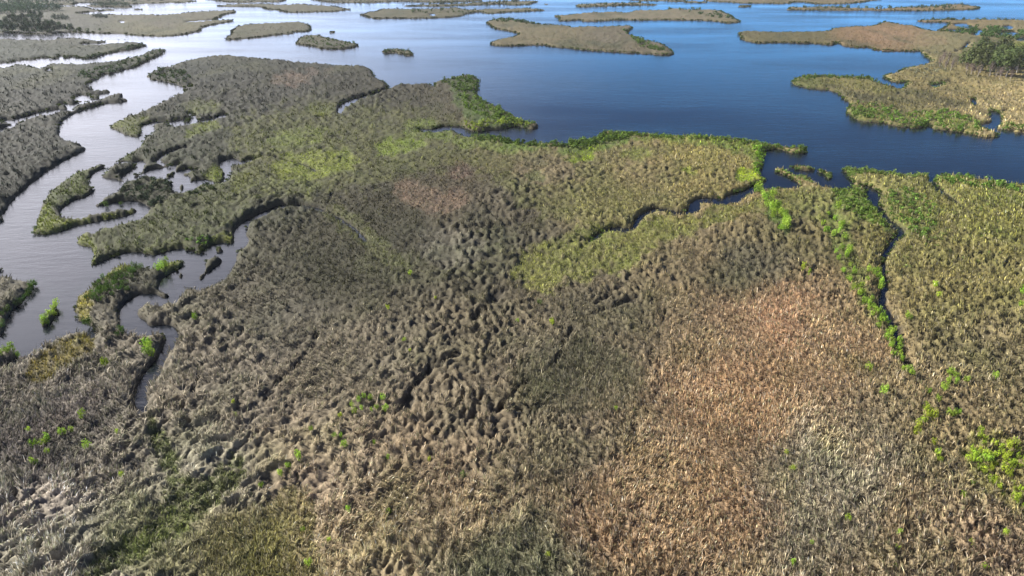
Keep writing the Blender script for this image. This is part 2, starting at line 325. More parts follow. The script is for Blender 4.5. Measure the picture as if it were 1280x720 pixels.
# x, y, mean colour of the plants there with their shading mixed in, relief of the tussocks (0..1), size of tussocks in m, blade length in m
CTRL = np.array([
    (60, 650, 140, 131, 126, .95, 2.4, .8), (200, 690, 108, 105, 80, .6, 1.8, .6), (300, 690, 104, 99, 66, .5, 1.6, .6), (450, 690, 136, 118, 96, .9, 2.2, .9),
    (600, 650, 136, 120, 96, .9, 2.1, .9), (650, 705, 116, 112, 92, .6, 1.6, .9), (750, 650, 145, 119, 92, .55, 1.4, .8), (850, 600, 152, 124, 90, .4, 1.0, .7),
    (950, 650, 152, 122, 92, .4, 1.0, .7), (1050, 600, 136, 125, 104, .4, 1.5, .8), (1000, 660, 138, 127, 104, .45, 1.6, .8), (1150, 650, 136, 116, 85, .5, 1.4, .8),
    (1250, 680, 136, 112, 86, .55, 1.4, .8), (1200, 520, 126, 108, 74, .65, 1.8, .8), (1250, 450, 114, 102, 72, .7, 2.0, .8), (1200, 350, 114, 105, 66, .7, 2.2, .8),
    (1250, 280, 124, 118, 68, .5, 2.4, .8), (1150, 300, 110, 103, 64, .6, 2.2, .8), (1000, 420, 154, 120, 88, .35, 1.0, .7), (960, 390, 156, 122, 90, .3, 1.0, .7),
    (900, 500, 154, 120, 84, .35, 1.0, .7), (1000, 300, 96, 88, 60, .9, 2.3, .8), (930, 340, 86, 81, 62, .7, 2.0, .9), (850, 320, 110, 96, 72, .85, 2.2, .8),
    (750, 400, 98, 89, 68, .7, 1.9, .8), (700, 460, 100, 92, 75, .6, 1.8, .9), (600, 500, 108, 96, 80, .8, 2.2, .8), (450, 450, 108, 99, 86, .7, 2.0, .8),
    (350, 400, 106, 99, 89, .6, 1.9, .8), (300, 450, 115, 106, 96, .75, 2.2, .8), (250, 500, 120, 111, 100, .9, 2.4, .8), (100, 520, 112, 105, 100, .7, 2.1, .8),
    (40, 560, 98, 92, 90, .5, 1.6, .8), (250, 600, 128, 121, 110, .95, 2.4, .8), (400, 600, 128, 112, 96, .9, 2.2, .8), (550, 600, 124, 107, 88, .85, 2.1, .9),
    (700, 560, 116, 103, 84, .6, 1.7, .8), (420, 340, 100, 95, 76, .6, 2.0, .7), (500, 300, 96, 90, 70, .7, 2.3, .7), (600, 300, 98, 92, 77, 1.0, 2.7, .7),
    (650, 250, 96, 88, 74, .9, 2.7, .7), (700, 220, 116, 100, 78, .8, 2.7, .7), (800, 210, 122, 104, 78, .8, 2.6, .7), (880, 200, 136, 121, 74, .5, 2.2, .7),
    (900, 230, 130, 113, 76, .6, 2.2, .7), (760, 250, 122, 113, 74, .6, 2.2, .7), (560, 240, 118, 102, 84, .5, 2.3, .6), (500, 200, 92, 90, 74, .8, 2.8, .7),
    (400, 150, 90, 90, 74, .9, 3.2, .7), (300, 120, 88, 91, 86, .9, 3.4, .7), (250, 100, 82, 88, 80, .9, 3.6, .7), (350, 90, 94, 93, 80, .8, 3.4, .7),
    (230, 180, 80, 88, 66, .8, 2.8, .7), (230, 250, 88, 92, 68, .9, 2.7, .7), (200, 290, 92, 96, 73, .9, 2.6, .7), (330, 230, 96, 97, 72, .9, 2.7, .7),
    (60, 120, 70, 79, 78, .9, 3.2, .7), (40, 200, 70, 76, 74, .9, 2.8, .7), (20, 60, 82, 92, 80, .8, 4.0, .7), (120, 65, 86, 94, 80, .8, 4.0, .7),
    (80, 30, 108, 106, 100, .6, 6, .7), (200, 25, 128, 118, 104, .5, 6, .7), (200, 33, 136, 128, 96, .5, 6, .7), (330, 36, 124, 118, 98, .5, 5, .7),
    (540, 17, 126, 118, 94, .5, 6, .7), (700, 42, 134, 122, 95, .6, 5, .7), (760, 45, 116, 106, 90, .7, 5, .7), (820, 19, 128, 118, 98, .5, 6, .7),
    (1000, 47, 106, 98, 64, .6, 5, .7), (1100, 45, 146, 116, 88, .5, 5, .7), (1180, 55, 130, 122, 88, .6, 4, .7), (1150, 90, 134, 122, 82, .6, 3.5, .7),
    (1200, 120, 156, 139, 95, .5, 3.2, .7), (1100, 125, 120, 112, 68, .7, 3.2, .7), (1060, 110, 140, 128, 84, .5, 3.2, .7), (1250, 130, 160, 142, 100, .5, 3.2, .7),
    (1000, 104, 112, 116, 64, .6, 3.2, .7), (640, 720, 112, 110, 92, .6, 1.6, .9), (100, 740, 136, 128, 120, .9, 2.4, .8), (1280, 740, 136, 114, 88, .5, 1.4, .8),
], float)
ca = CTRL.copy()
ca[:, 6] *= 0.66 + 0.20 * sstep(0.65, 0.85, ca[:, 5]) * sstep(200, 300, ca[:, 1]) * sstep(300, 420, ca[:, 0])
ca[:, 7] *= 1 + 0.35 * (1 - sstep(330, 480, ca[:, 0])) * sstep(400, 480, ca[:, 1])
ca[:, 2:5] = lin(ca[:, 2:5])
ca[:, 2:5] *= np.array([0.98, 1.0, 0.87])
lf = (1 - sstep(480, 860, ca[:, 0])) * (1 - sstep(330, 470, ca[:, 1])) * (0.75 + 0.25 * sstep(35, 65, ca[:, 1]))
ca[:, 2:5] *= 1 - 0.22 * (sstep(480, 700, ca[:, 0]) * (1 - sstep(60, 110, ca[:, 1])))[:, None]
ca[:, 2:5] *= 1 - lf[:, None] * np.array([0.74, 0.71, 0.74])  # backlit left marsh: its shade is put into the plant colour
of = sstep(640, 780, ca[:, 0]) * sstep(330, 400, ca[:, 1])
ca[:, 2:5] = ca[:, 2:5] * (1 - 0.18 * of)[:, None] + (0.18 * of * ca[:, 2:5].mean(1))[:, None]
nf = (1 - sstep(480, 640, ca[:, 0])) * sstep(500, 580, ca[:, 1])
ca[:, 2:5] *= 1 + nf[:, None] * np.array([0.32, 0.32, 0.32])
rf = sstep(900, 1080, ca[:, 0]) * sstep(200, 250, ca[:, 1]) * (1 - sstep(480, 560, ca[:, 1]))
ca[:, 2:5] *= 1 + rf[:, None] * np.array([0.0, 0.0, -0.12])
ca[:, 2:5] = ca[:, 2:5] * 0.93 + 0.07 * ca[:, 2:5].mean(1)[:, None]
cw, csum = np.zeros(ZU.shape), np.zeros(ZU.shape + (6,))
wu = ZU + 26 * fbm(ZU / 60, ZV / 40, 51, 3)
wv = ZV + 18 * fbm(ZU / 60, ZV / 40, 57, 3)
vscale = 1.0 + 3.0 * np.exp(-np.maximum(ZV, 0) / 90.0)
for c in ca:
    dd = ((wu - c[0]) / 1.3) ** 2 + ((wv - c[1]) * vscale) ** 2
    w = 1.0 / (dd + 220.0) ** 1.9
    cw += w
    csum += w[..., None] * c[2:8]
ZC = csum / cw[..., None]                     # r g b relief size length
ZTH = np.zeros(ZU.shape)                      # shrub density 0..1


def zblur(a, k):
    for _ in range(2):
        for ax in (0, 1):
            acc = a.copy()
            for s in range(1, k + 1):
                acc += np.roll(a, s, ax) + np.roll(a, -s, ax)
            a = acc / (2 * k + 1)
    return a


RAG = fbm(ZU / 14, ZV / 8, 79, 5)
RAG2 = fbm(ZU / 10, ZV / 7, 77, 4)


def zone(s, rgb, op=0.85, relief=None, length=None, feather=2, wob=6.0):
    """a patch of one plant: colour, how fully it covers, tussock relief and blade length"""
    pts = smooth(P(s), 3)
    wob = min(wob, 0.14 * min(np.ptp(pts[:, 0]), np.ptp(pts[:, 1]) * 2))
    X = ZU + wob * 1.6 * fbm(ZU / 16, ZV / 11, 71, 3)
    Y = ZV + wob * fbm(ZU / 16, ZV / 11, 73, 3)
    m = poly_mask(pts, X, Y).astype(float)
    m = zblur(m, feather)
    m = sstep(0.28, 0.72, m + 0.85 * RAG * (m > 0.01) * (m < 0.995)) * op
    m *= np.clip(0.92 + 1.3 * RAG2, 0.1, 1)
    m = m[..., None]
    t = ZC.copy()
    t[..., :3] = lin(rgb) * (np.array([0.68, 0.70, 0.58]) if rgb[1] >= rgb[0] * 0.97 else 0.88)
    if relief is not None:
        t[..., 3] = relief
    if length is not None:
        t[..., 5] = length
    ZC[:] = ZC * (1 - m) + t * m


# green and yellow-green short grass
zone("300 150 420 128 560 146 700 180 820 170 960 186 950 236 860 262 760 290 650 262 600 214 500 226 400 244 320 236 290 190", (116, 120, 58), .42, None, None, 6, 12)
zone("90 320 130 284 190 262 240 236 300 214 320 240 300 280 240 308 160 322 110 332", (98, 106, 52), .4, None, None, 4, 8)
zone("1000 236 1100 232 1300 250 1300 420 1240 400 1160 330 1060 300", (122, 118, 64), .18, None, None, 6, 12)
zone("636 350 645 330 665 312 695 300 722 292 755 282 790 289 808 276 850 272 875 274 885 262 940 256 960 250 960 262 900 280 868 296 832 306 808 318 792 340 768 344 745 344 735 354 715 352 700 358 686 372 668 364", (130, 134, 66), .8, .3, .5, 3)
zone("342 206 350 195 375 193 400 190 440 192 447 200 440 212 420 222 395 226 350 227", (122, 132, 50), .95, .3, .4)
zone("330 175 352 165 380 160 408 165 400 180 380 186 345 190", (110, 122, 52), .7, .5, .5)
zone("466 188 478 178 500 172 530 178 532 186 515 191 497 196 475 194", (122, 138, 52), .95, .25, .4)
zone("500 172 520 160 560 164 600 172 640 178 660 188 640 196 600 188 560 180 530 174", (108, 124, 52), .8, .5, .6)
zone("500 158 512 151 530 150 548 153 556 158 540 161 520 163", (118, 132, 60), .8, .4, .5)
zone("540 100 570 97 592 97 596 118 610 132 640 148 668 156 655 160 620 162 590 160 575 140 570 118 560 106", (84, 112, 44), .8, .8, .9)
zone("600 172 650 180 708 184 730 180 757 170 790 170 770 184 720 198 680 192 640 188 610 180", (94, 120, 42), .75, .7, .8)
zone("722 199 730 184 748 180 752 190 742 201", (128, 146, 34), .95, .2, .4)
zone("704 205 712 196 724 198 720 206", (126, 144, 40), .9, .3, .5)
zone("770 197 790 188 812 189 818 197 800 201 780 200", (122, 130, 58), .8, .4, .5)
zone("780 176 850 174 920 180 955 186 952 200 930 192 880 184 820 184", (138, 134, 62), .7, .5, .6)
zone("848 219 852 211 862 209 869 215 866 221", (128, 140, 40), .9, .3, .4)
zone("918 224 924 214 938 212 950 217 958 225 945 228 930 228", (160, 180, 40), 1, .2, .4, 1)
zone("653 226 662 217 680 215 684 222 672 230", (78, 112, 42), .9, .4, .5)
zone("655 200 675 203 690 212 672 214 655 210", (74, 92, 52), .7)
zone("137 158 152 150 170 146 188 148 180 156 178 166 168 171 150 165", (104, 112, 46), .9, .4, .5)
zone("228 170 240 158 268 151 278 156 262 166 242 174", (112, 122, 46), .9, .4, .5)
zone("228 140 240 128 262 126 280 134 272 144 250 142", (104, 112, 52), .75, .5, .5)
zone("40 294 44 278 52 258 66 264 80 276 110 276 140 270 172 262 172 268 120 280 70 293", (116, 126, 38), .95, .3, .5, 1)
zone("52 256 70 234 100 216 140 206 176 184 178 194 140 210 118 222 110 238 80 258 66 262", (84, 96, 42), .9, .4, .6)
zone("255 308 270 298 292 290 296 302 280 306 260 318 246 316", (118, 124, 44), .9, .4, .6, 1)
zone("92 304 100 296 116 300 120 316 114 334 106 326", (112, 122, 38), .9, .4, .6, 1)
zone("150 318 190 308 230 304 250 310 228 314 196 320", (98, 104, 56), .7)
zone("92 385 96 366 110 362 116 380 112 402 98 402", (130, 124, 50), .95, .3, .5, 1)
zone("33 480 38 456 60 440 85 425 105 417 118 423 120 436 100 452 75 470 50 482", (112, 102, 42), .95, .25, .5, 1)
zone("130 346 148 331 170 332 164 338 148 344 136 352", (122, 128, 54), .9, .4, .6, 1)
zone("196 340 206 330 228 326 232 332 214 342", (120, 132, 46), .9, .4, .6, 1)
zone("185 232 215 212 236 214 236 224 212 232", (96, 106, 46), .5)
zone("258 222 262 212 276 210 282 222 270 228", (112, 124, 46), .9, .3, .5, 1)
zone("284 240 292 222 320 220 330 226 316 236 300 244", (104, 108, 52), .7, .4, .5)
zone("330 226 350 226 396 226 400 240 360 250 330 250", (100, 106, 60), .5)
zone("380 136 388 130 404 128 420 134 415 142 398 145 384 143", (116, 124, 54), .9, .3, .5, 1)
zone("400 262 430 262 460 282 500 320 520 336 480 330 440 300 410 278", (102, 106, 64), .6, .5, .6)
zone("185 530 205 540 225 575 232 600 255 605 275 588 300 570 305 610 250 655 205 685 150 720 100 740 120 700 190 660 212 610 195 570", (98, 112, 52), .8, .3, .5, 3)
zone("326 660 345 620 372 612 392 630 396 680 402 740 300 740", (118, 114, 58), .6, .35, .5, 3)
zone("440 340 470 310 520 320 560 300 640 290 640 340 590 350 520 360", (96, 98, 72), .35)
zone("596 718 606 660 640 640 700 650 690 740 600 740", (104, 108, 86), .4, .7, .9)
zone("1080 268 1104 275 1112 300 1100 340 1082 330 1074 300", (120, 116, 62), .6)
zone("1180 250 1280 240 1300 262 1280 300 1200 290", (124, 126, 66), .6)
zone("960 246 1000 238 1060 240 1080 262 1060 290 1010 280 980 268", (120, 128, 62), .6)
zone("1064 214 1150 221 1160 232 1120 240 1085 232", (140, 130, 82), .6, .5)
zone("1060 150 1064 138 1090 140 1130 145 1180 140 1225 150 1240 165 1200 163 1150 158 1100 152", (106, 122, 46), .7, .7, .8)
zone("1000 103 1030 100 1090 98 1126 112 1130 120 1080 116 1040 110", (116, 124, 54), .45)
zone("1236 62 1290 50 1300 62 1270 64", (128, 138, 52), .8)
zone("1034 262 1052 270 1066 300 1080 340 1096 378 1112 404 1126 440 1132 460 1120 456 1102 420 1080 392 1060 352 1044 320 1034 290", (98, 126, 48), .4, .5, .6)
zone("952 240 968 246 982 276 984 296 972 292 960 268", (92, 128, 42), .7, .5, .6)
zone("1100 244 1170 250 1172 290 1130 296 1110 272", (112, 124, 60), .6)
zone("1040 236 1076 234 1098 262 1112 290 1080 276 1046 262", (104, 132, 48), .75, .6, .7)
zone("700 184 712 176 756 168 800 168 880 171 950 181 1000 186 958 192 950 206 920 190 860 182 800 178 740 186", (106, 128, 44), .8, .7, .7)
zone("1200 570 1225 545 1262 552 1300 580 1300 660 1250 640 1220 612", (140, 146, 62), .35, .5, .7)
zone("1060 208 1160 220 1300 236 1300 262 1200 250 1100 240 1070 228", (124, 130, 66), .55, .5, .7)
# reddish and pale dry patches
zone("336 100 345 94 370 92 392 97 388 104 365 109 342 107", (126, 108, 94), .9, .25, .4)
zone("370 92 392 86 420 88 424 94 400 97", (110, 98, 86), .7, .3, .5)
zone("490 236 512 226 535 234 552 242 584 240 588 252 574 264 545 268 520 262 500 250", (124, 104, 88), .6, .35, .45)
zone("562 218 568 208 586 206 592 216 582 226 566 226", (104, 86, 76), .8, .3, .5)
zone("655 200 700 200 720 216 700 234 660 232 640 218", (108, 92, 76), .5)
zone("950 400 958 370 985 358 1014 368 1018 392 1004 414 985 436 958 430", (158, 122, 92), .5, .35, .7, 4)
zone("880 470 920 440 980 450 1000 500 970 560 900 560 870 520", (156, 124, 88), .35, .3, .7, 5)
zone("730 620 790 560 860 560 930 600 950 690 940 740 760 740", (156, 126, 88), .35, .35, .7, 5)
zone("1010 540 1040 525 1072 540 1100 570 1070 590 1030 570", (148, 128, 96), .5)
zone("940 590 960 570 1000 562 1050 575 1090 620 1090 680 1030 700 980 690 950 640", (138, 128, 106), .5, .45, .8, 4)
zone("905 320 930 308 985 312 998 340 960 354 915 346", (80, 77, 60), .6, .7, .9, 3)
zone("640 470 680 440 730 430 790 450 800 500 740 520 670 520", (94, 92, 76), .6, .5, 1., 4)
zone("60 505 130 500 150 530 100 570 60 600 10 620 0 560", (96, 90, 88), .6, .5, .8, 4)
zone("1090 36 1130 38 1180 46 1170 58 1120 56 1088 50", (146, 122, 94), .5)
zone("520 300 560 290 600 300 610 330 560 340 530 330", (108, 104, 92), .5)

def zsample(arr, u, v):
    fu = np.clip((u - zu[0]) / 2.0, 0, len(zu) - 1.001)
    fv = np.clip((v - zv[0]) / 2.0, 0, len(zv) - 1.001)
    i, j = fv.astype(int), fu.astype(int)
    a, b = (fv - i), (fu - j)
    if arr.ndim == 3:
        a, b = a[..., None], b[..., None]
    return (arr[i, j] * (1 - a) * (1 - b) + arr[i + 1, j] * a * (1 - b) + arr[i, j + 1] * (1 - a) * b + arr[i + 1, j + 1] * a * b)


ZX, ZY = ground(ZU, np.maximum(ZV, -20))
fm = sstep(0.0, 0.45, fbm(ZX / 28, ZY / 70, 401, 4)) * (1 - sstep(120, 200, ZV)) * 0.75
ZC[..., :3] = ZC[..., :3] * (1 - fm[..., None]) + np.array([0.060, 0.066, 0.030]) * fm[..., None]
vf = 1 + 0.30 * fbm(ZX / 7, ZY / 9, 411, 4)
ZC[..., :3] *= vf[..., None]
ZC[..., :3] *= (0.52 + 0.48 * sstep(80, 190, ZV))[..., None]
hf = fbm(ZX / 10, ZY / 13, 421, 4)
ZC[..., :3] *= 1 + np.clip(hf, 0, 1)[..., None] * np.array([-0.30, -0.14, -0.42]) * 0.8 + np.clip(-hf, 0, 1)[..., None] * np.array([0.22, 0.14, 0.10])
ZC[..., :3] = np.clip(ZC[..., :3], 0.01, 0.7)
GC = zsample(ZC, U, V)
RELIEF, TSZ = GC[..., 3], GC[..., 4]

# ------------------------------------------------------------------ relief of the marsh surface
cell = np.gradient(GY, axis=0)
cell = np.abs(cell)
wx = GX + 1.1 * perlin(GX / 5, GY / 5, 31)
wy = GY + 1.1 * perlin(GX / 5, GY / 5, 37)
def frame(a, k):
    return (wx * math.cos(a) + wy * math.sin(a)) * k, -wx * math.sin(a) + wy * math.cos(a)


FR_A, FR_B = frame(0.75, 0.5), frame(1.9, 0.72)
WA = 1 - sstep(-55, -5, GX + 10 * perlin(GX / 20, GY / 20, 39))


def bank(level_sizes, fn):
    """noise whose wavelength follows the tussock-size map, blended between fixed sizes"""
    out = np.zeros(GX.shape)
    wts = np.zeros(GX.shape)
    ls = np.log(np.clip(TSZ, level_sizes[0], level_sizes[-1]))
    for k, s in enumerate(level_sizes):
        w = np.clip(1 - np.abs(ls - math.log(s)) / 0.42, 0, 1)
        if not w.any():
            continue
        out += w * fn(s, 100 + 13 * k)
        wts += w
    return out / np.maximum(wts, 1e-6)


def tuss(s, seed):
    out = 0
    for (rx, ry), w, k in ((FR_A, WA, 0), (FR_B, 1 - WA, 3)):
        a = 1.0 - np.clip(np.abs(perlin(rx / s, ry / s, seed + k)) * 1.35, 0, 1)       # creases
        b = 1.0 - np.clip(np.abs(perlin(rx / s * 2.1, ry / s * 2.1, seed + 5 + k)) * 2.1, 0, 1)
        out = out + w * ((1 - a ** 1.8) * 0.7 + (1 - b) * 0.3)
    return out


TUSS = bank([0.66, 1.0, 1.5, 2.2, 3.3, 4.4], tuss)
hol = sstep(0.25, 0.7, fbm(GX / 9, GY / 9, 43, 3)) * 0.5
land = sstep(-0.15, 0.65, SD)
RVAR = np.clip(0.95 + 0.65 * fbm(GX / 24, GY / 24, 47, 2), 0.3, 1.3)
veg = (0.2 + 1.75 * RELIEF * RVAR * TUSS) * (1 - 0.95 * GRV) * (1 - hol * RELIEF * 0.8) + 0.10 * perlin(GX / 0.6, GY / 0.6, 5) * (PXS < 0.35)
veg *= 0.35 + 0.65 * sstep(0.1, 0.8 + 1.6 * (1 - sstep(430, 600, V)), SD)
GZ = -0.7 + land * 1.0 + np.where(SD > -0.3, veg, 0) * land
Xu = np.gradient(GX, axis=1)
Xv, Yv = np.gradient(GX, axis=0), np.gradient(GY, axis=0)
SLX = np.gradient(GZ, axis=1) / Xu
SLY = (np.gradient(GZ, axis=0) - SLX * Xv) / Yv
# litter and mud under the blades; creases coloured darker to stand for shade
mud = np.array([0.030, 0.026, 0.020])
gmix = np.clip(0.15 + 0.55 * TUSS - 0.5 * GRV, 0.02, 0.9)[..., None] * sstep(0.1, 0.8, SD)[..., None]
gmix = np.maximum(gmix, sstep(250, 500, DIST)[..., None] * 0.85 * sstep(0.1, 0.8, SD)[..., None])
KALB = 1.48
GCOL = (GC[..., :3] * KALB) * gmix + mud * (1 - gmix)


# ------------------------------------------------------------------ materials
def new_mat(name):
    m = bpy.data.materials.new(name)
    m.use_nodes = True
    nt = m.node_tree
    for n in list(nt.nodes):
        nt.nodes.remove(n)
    out = nt.nodes.new('ShaderNodeOutputMaterial')
    return m, nt, out


def N(nt, kind, **kw):
    n = nt.nodes.new(kind)
    for k, v in kw.items():
        setattr(n, k, v)
    return n


def mat_ground():
    m, nt, out = new_mat('marsh_soil_and_litter')
    at = N(nt, 'ShaderNodeAttribute', attribute_name='plant_colour')
    geo = N(nt, 'ShaderNodeNewGeometry')
    n1 = N(nt, 'ShaderNodeTexNoise')
    n1.inputs['Scale'].default_value = 1.7
    n1.inputs['Detail'].default_value = 6
    n1.inputs['Roughness'].default_value = 0.7
    nt.links.new(geo.outputs['Position'], n1.inputs['Vector'])
    mr = N(nt, 'ShaderNodeMapRange')
    mr.inputs['From Min'].default_value = 0.3
    mr.inputs['From Max'].default_value = 0.7
    mr.inputs['To Min'].default_value = 0.6
    mr.inputs['To Max'].default_value = 1.4
    nt.links.new(n1.outputs['Fac'], mr.inputs['Value'])
    mx = N(nt, 'ShaderNodeVectorMath', operation='SCALE')
    nt.links.new(at.outputs['Color'], mx.inputs[0])
    nt.links.new(mr.outputs['Result'], mx.inputs['Scale'])
    b = N(nt, 'ShaderNodeBsdfPrincipled')
    b.inputs['Roughness'].default_value = 0.9
    b.inputs['Specular IOR Level'].default_value = 0.15
    nt.links.new(mx.outputs[0], b.inputs['Base Color'])
    nt.links.new(b.outputs[0], out.inputs['Surface'])
    return m


def mat_leaf(name, colour=None, attr=None, transl=0.3, vary=0.25, nattr=None):
    m, nt, out = new_mat(name)
    if attr:
        src = N(nt, 'ShaderNodeAttribute', attribute_name=attr).outputs['Color']
    else:
        rgb = N(nt, 'ShaderNodeRGB')
        rgb.outputs[0].default_value = (*colour, 1)
        src = rgb.outputs[0]
    geo = N(nt, 'ShaderNodeNewGeometry')
    no = N(nt, 'ShaderNodeTexNoise')
    no.inputs['Scale'].default_value = 3.0
    no.inputs['Detail'].default_value = 3
    nt.links.new(geo.outputs['Position'], no.inputs['Vector'])
    mr = N(nt, 'ShaderNodeMapRange')
    mr.inputs['From Min'].default_value = 0.3
    mr.inputs['From Max'].default_value = 0.7
    mr.inputs['To Min'].default_value = 1 - vary
    mr.inputs['To Max'].default_value = 1 + vary
    nt.links.new(no.outputs['Fac'], mr.inputs['Value'])
    sc = N(nt, 'ShaderNodeVectorMath', operation='SCALE')
    nt.links.new(src, sc.inputs[0])
    fac = mr.outputs['Result']
    if colour:
        oi = N(nt, 'ShaderNodeObjectInfo')
        m2 = N(nt, 'ShaderNodeMapRange')
        m2.inputs['To Min'].default_value = 0.6
        m2.inputs['To Max'].default_value = 1.2
        nt.links.new(oi.outputs['Random'], m2.inputs['Value'])
        mm = N(nt, 'ShaderNodeMath', operation='MULTIPLY')
        nt.links.new(fac, mm.inputs[0])
        nt.links.new(m2.outputs['Result'], mm.inputs[1])
        fac = mm.outputs[0]
        h1 = N(nt, 'ShaderNodeMath', operation='MULTIPLY')
        nt.links.new(oi.outputs['Random'], h1.inputs[0])
        h1.inputs[1].default_value = 7.31
        h2 = N(nt, 'ShaderNodeMath', operation='FRACT')
        nt.links.new(h1.outputs[0], h2.inputs[0])
        h3 = N(nt, 'ShaderNodeMix', data_type='RGBA')
        nt.links.new(h2.outputs[0], h3.inputs[0])
        h3.inputs[6].default_value = (*colour, 1)
        h3.inputs[7].default_value = (colour[0] * 1.12, colour[1] * 0.90, colour[2] * 1.1, 1)
        nt.links.new(h3.outputs[2], sc.inputs[0])
    nt.links.new(fac, sc.inputs['Scale'])
    d = N(nt, 'ShaderNodeBsdfDiffuse')
    t = N(nt, 'ShaderNodeBsdfTranslucent')
    nt.links.new(sc.outputs[0], d.inputs['Color'])
    nt.links.new(sc.outputs[0], t.inputs['Color'])
    if nattr:
        # foliage shades partly as the tussock it belongs to
        na = N(nt, 'ShaderNodeAttribute', attribute_name=nattr)
        vs1 = N(nt, 'ShaderNodeVectorMath', operation='SCALE')
        vs1.inputs['Scale'].default_value = 0.75
        nt.links.new(geo.outputs['Normal'], vs1.inputs[0])
        va = N(nt, 'ShaderNodeVectorMath', operation='ADD')
        nt.links.new(vs1.outputs[0], va.inputs[0])
        nt.links.new(na.outputs['Vector'], va.inputs[1])
        vn = N(nt, 'ShaderNodeVectorMath', operation='NORMALIZE')
        nt.links.new(va.outputs[0], vn.inputs[0])
        nt.links.new(vn.outputs[0], d.inputs['Normal'])
    mx = N(nt, 'ShaderNodeMixShader')
    mx.inputs[0].default_value = transl
    nt.links.new(d.outputs[0], mx.inputs[1])
    nt.links.new(t.outputs[0], mx.inputs[2])
    nt.links.new(mx.outputs[0], out.inputs['Surface'])
    return m


def mat_bark():
    m, nt, out = new_mat('pale_bark')
    geo = N(nt, 'ShaderNodeNewGeometry')
    no = N(nt, 'ShaderNodeTexNoise')
    no.inputs['Scale'].default_value = 2.0
    nt.links.new(geo.outputs['Position'], no.inputs['Vector'])
    cr = N(nt, 'ShaderNodeValToRGB')
    cr.color_ramp.elements[0].color = (0.16, 0.14, 0.12, 1)
    cr.color_ramp.elements[1].color = (0.42, 0.38, 0.33, 1)
    nt.links.new(no.outputs['Fac'], cr.inputs[0])
    b = N(nt, 'ShaderNodeBsdfPrincipled')
    b.inputs['Roughness'].default_value = 0.9
    nt.links.new(cr.outputs[0], b.inputs['Base Color'])
    nt.links.new(b.outputs[0], out.inputs['Surface'])
    return m


def mat_water():
    m, nt, out = new_mat('tannin_dark_water')
    geo = N(nt, 'ShaderNodeNewGeometry')

    def noise(scale, detail, vec=None, rough=0.55):
        n = N(nt, 'ShaderNodeTexNoise')
        n.inputs['Scale'].default_value = scale
        n.inputs['Detail'].default_value = detail
        n.inputs['Roughness'].default_value = rough
        nt.links.new(vec or geo.outputs['Position'], n.inputs['Vector'])
        return n.outputs['Fac']
    mp = N(nt, 'ShaderNodeMapping')
    mp.inputs['Scale'].default_value = (0.35, 1.0, 1.0)
    mp.inputs['Rotation'].default_value = (0, 0, 0.15)
    nt.links.new(geo.outputs['Position'], mp.inputs['Vector'])
    mp2 = N(nt, 'ShaderNodeMapping')
    mp2.inputs['Scale'].default_value = (0.006, 0.016, 1.0)
    mp2.inputs['Rotation'].default_value = (0, 0, 0.25)
    nt.links.new(geo.outputs['Position'], mp2.inputs['Vector'])
    patch = noise(1.0, 5, mp2.outputs[0], 0.6)             # slicks and cat's paws
    r1 = N(nt, 'ShaderNodeMapRange')
    r1.inputs['From Min'].default_value = 0.36
    r1.inputs['From Max'].default_value = 0.64
    r1.inputs['To Min'].default_value = 0.12
    r1.inputs['To Max'].default_value = 1.35
    nt.links.new(patch, r1.inputs['Value'])
    w0 = noise(0.17, 3, mp.outputs[0])
    w1 = noise(0.55, 4, mp.outputs[0])
    w2 = noise(2.2, 3, mp.outputs[0])
    add = N(nt, 'ShaderNodeMath', operation='MULTIPLY_ADD')
    nt.links.new(w2, add.inputs[0])
    add.inputs[1].default_value = 0.22
    ad0 = N(nt, 'ShaderNodeMath', operation='MULTIPLY_ADD')
    nt.links.new(w0, ad0.inputs[0])
    ad0.inputs[1].default_value = 0.9
    nt.links.new(w1, ad0.inputs[2])
    nt.links.new(ad0.outputs[0], add.inputs[2])
    bp = N(nt, 'ShaderNodeBump')
    bp.inputs['Distance'].default_value = 0.22
    ms = N(nt, 'ShaderNodeMath', operation='MULTIPLY')
    ms.inputs[1].default_value = WAVE
    nt.links.new(r1.outputs['Result'], ms.inputs[0])
    nt.links.new(ms.outputs[0], bp.inputs['Strength'])
    nt.links.new(add.outputs[0], bp.inputs['Height'])
    b = N(nt, 'ShaderNodeBsdfPrincipled')
    b.inputs['Base Color'].default_value = (0.006, 0.008, 0.012, 1)
    b.inputs['IOR'].default_value = 1.33
    rr = N(nt, 'ShaderNodeMapRange')
    rr.inputs['To Min'].default_value = 0.05
    rr.inputs['To Max'].default_value = 0.30
    nt.links.new(patch, rr.inputs['Value'])
    nt.links.new(rr.outputs['Result'], b.inputs['Roughness'])
    nt.links.new(bp.outputs['Normal'], b.inputs['Normal'])
    nt.links.new(b.outputs[0], out.inputs['Surface'])
    return m


WAVE = 0.38
M_GROUND = mat_ground()
M_BLADE = mat_leaf('marsh_grass_blades', attr='plant_colour', transl=0.2, vary=0.15, nattr='tussock_normal')
M_THICK = mat_leaf('thicket_leaves', attr='plant_colour', transl=0.3, vary=0.3)
M_LIME = mat_leaf('lime_shrub_leaves', (0.25, 0.42, 0.05), transl=0.38, vary=0.35)
M_GREEN = mat_leaf('green_shrub_leaves', (0.07, 0.14, 0.026), transl=0.34, vary=0.35)
M_OLIVE = mat_leaf('yellow_shrub_leaves', (0.31, 0.45, 0.045), transl=0.34, vary=0.3)
M_TREE = mat_leaf('tree_leaves', (0.085, 0.12, 0.042), transl=0.3, vary=0.4)
M_DTREE = mat_leaf('dark_tree_leaves', (0.06, 0.09, 0.05), transl=0.3, vary=0.4)
M_BARK = mat_bark()
M_WATER = mat_water()


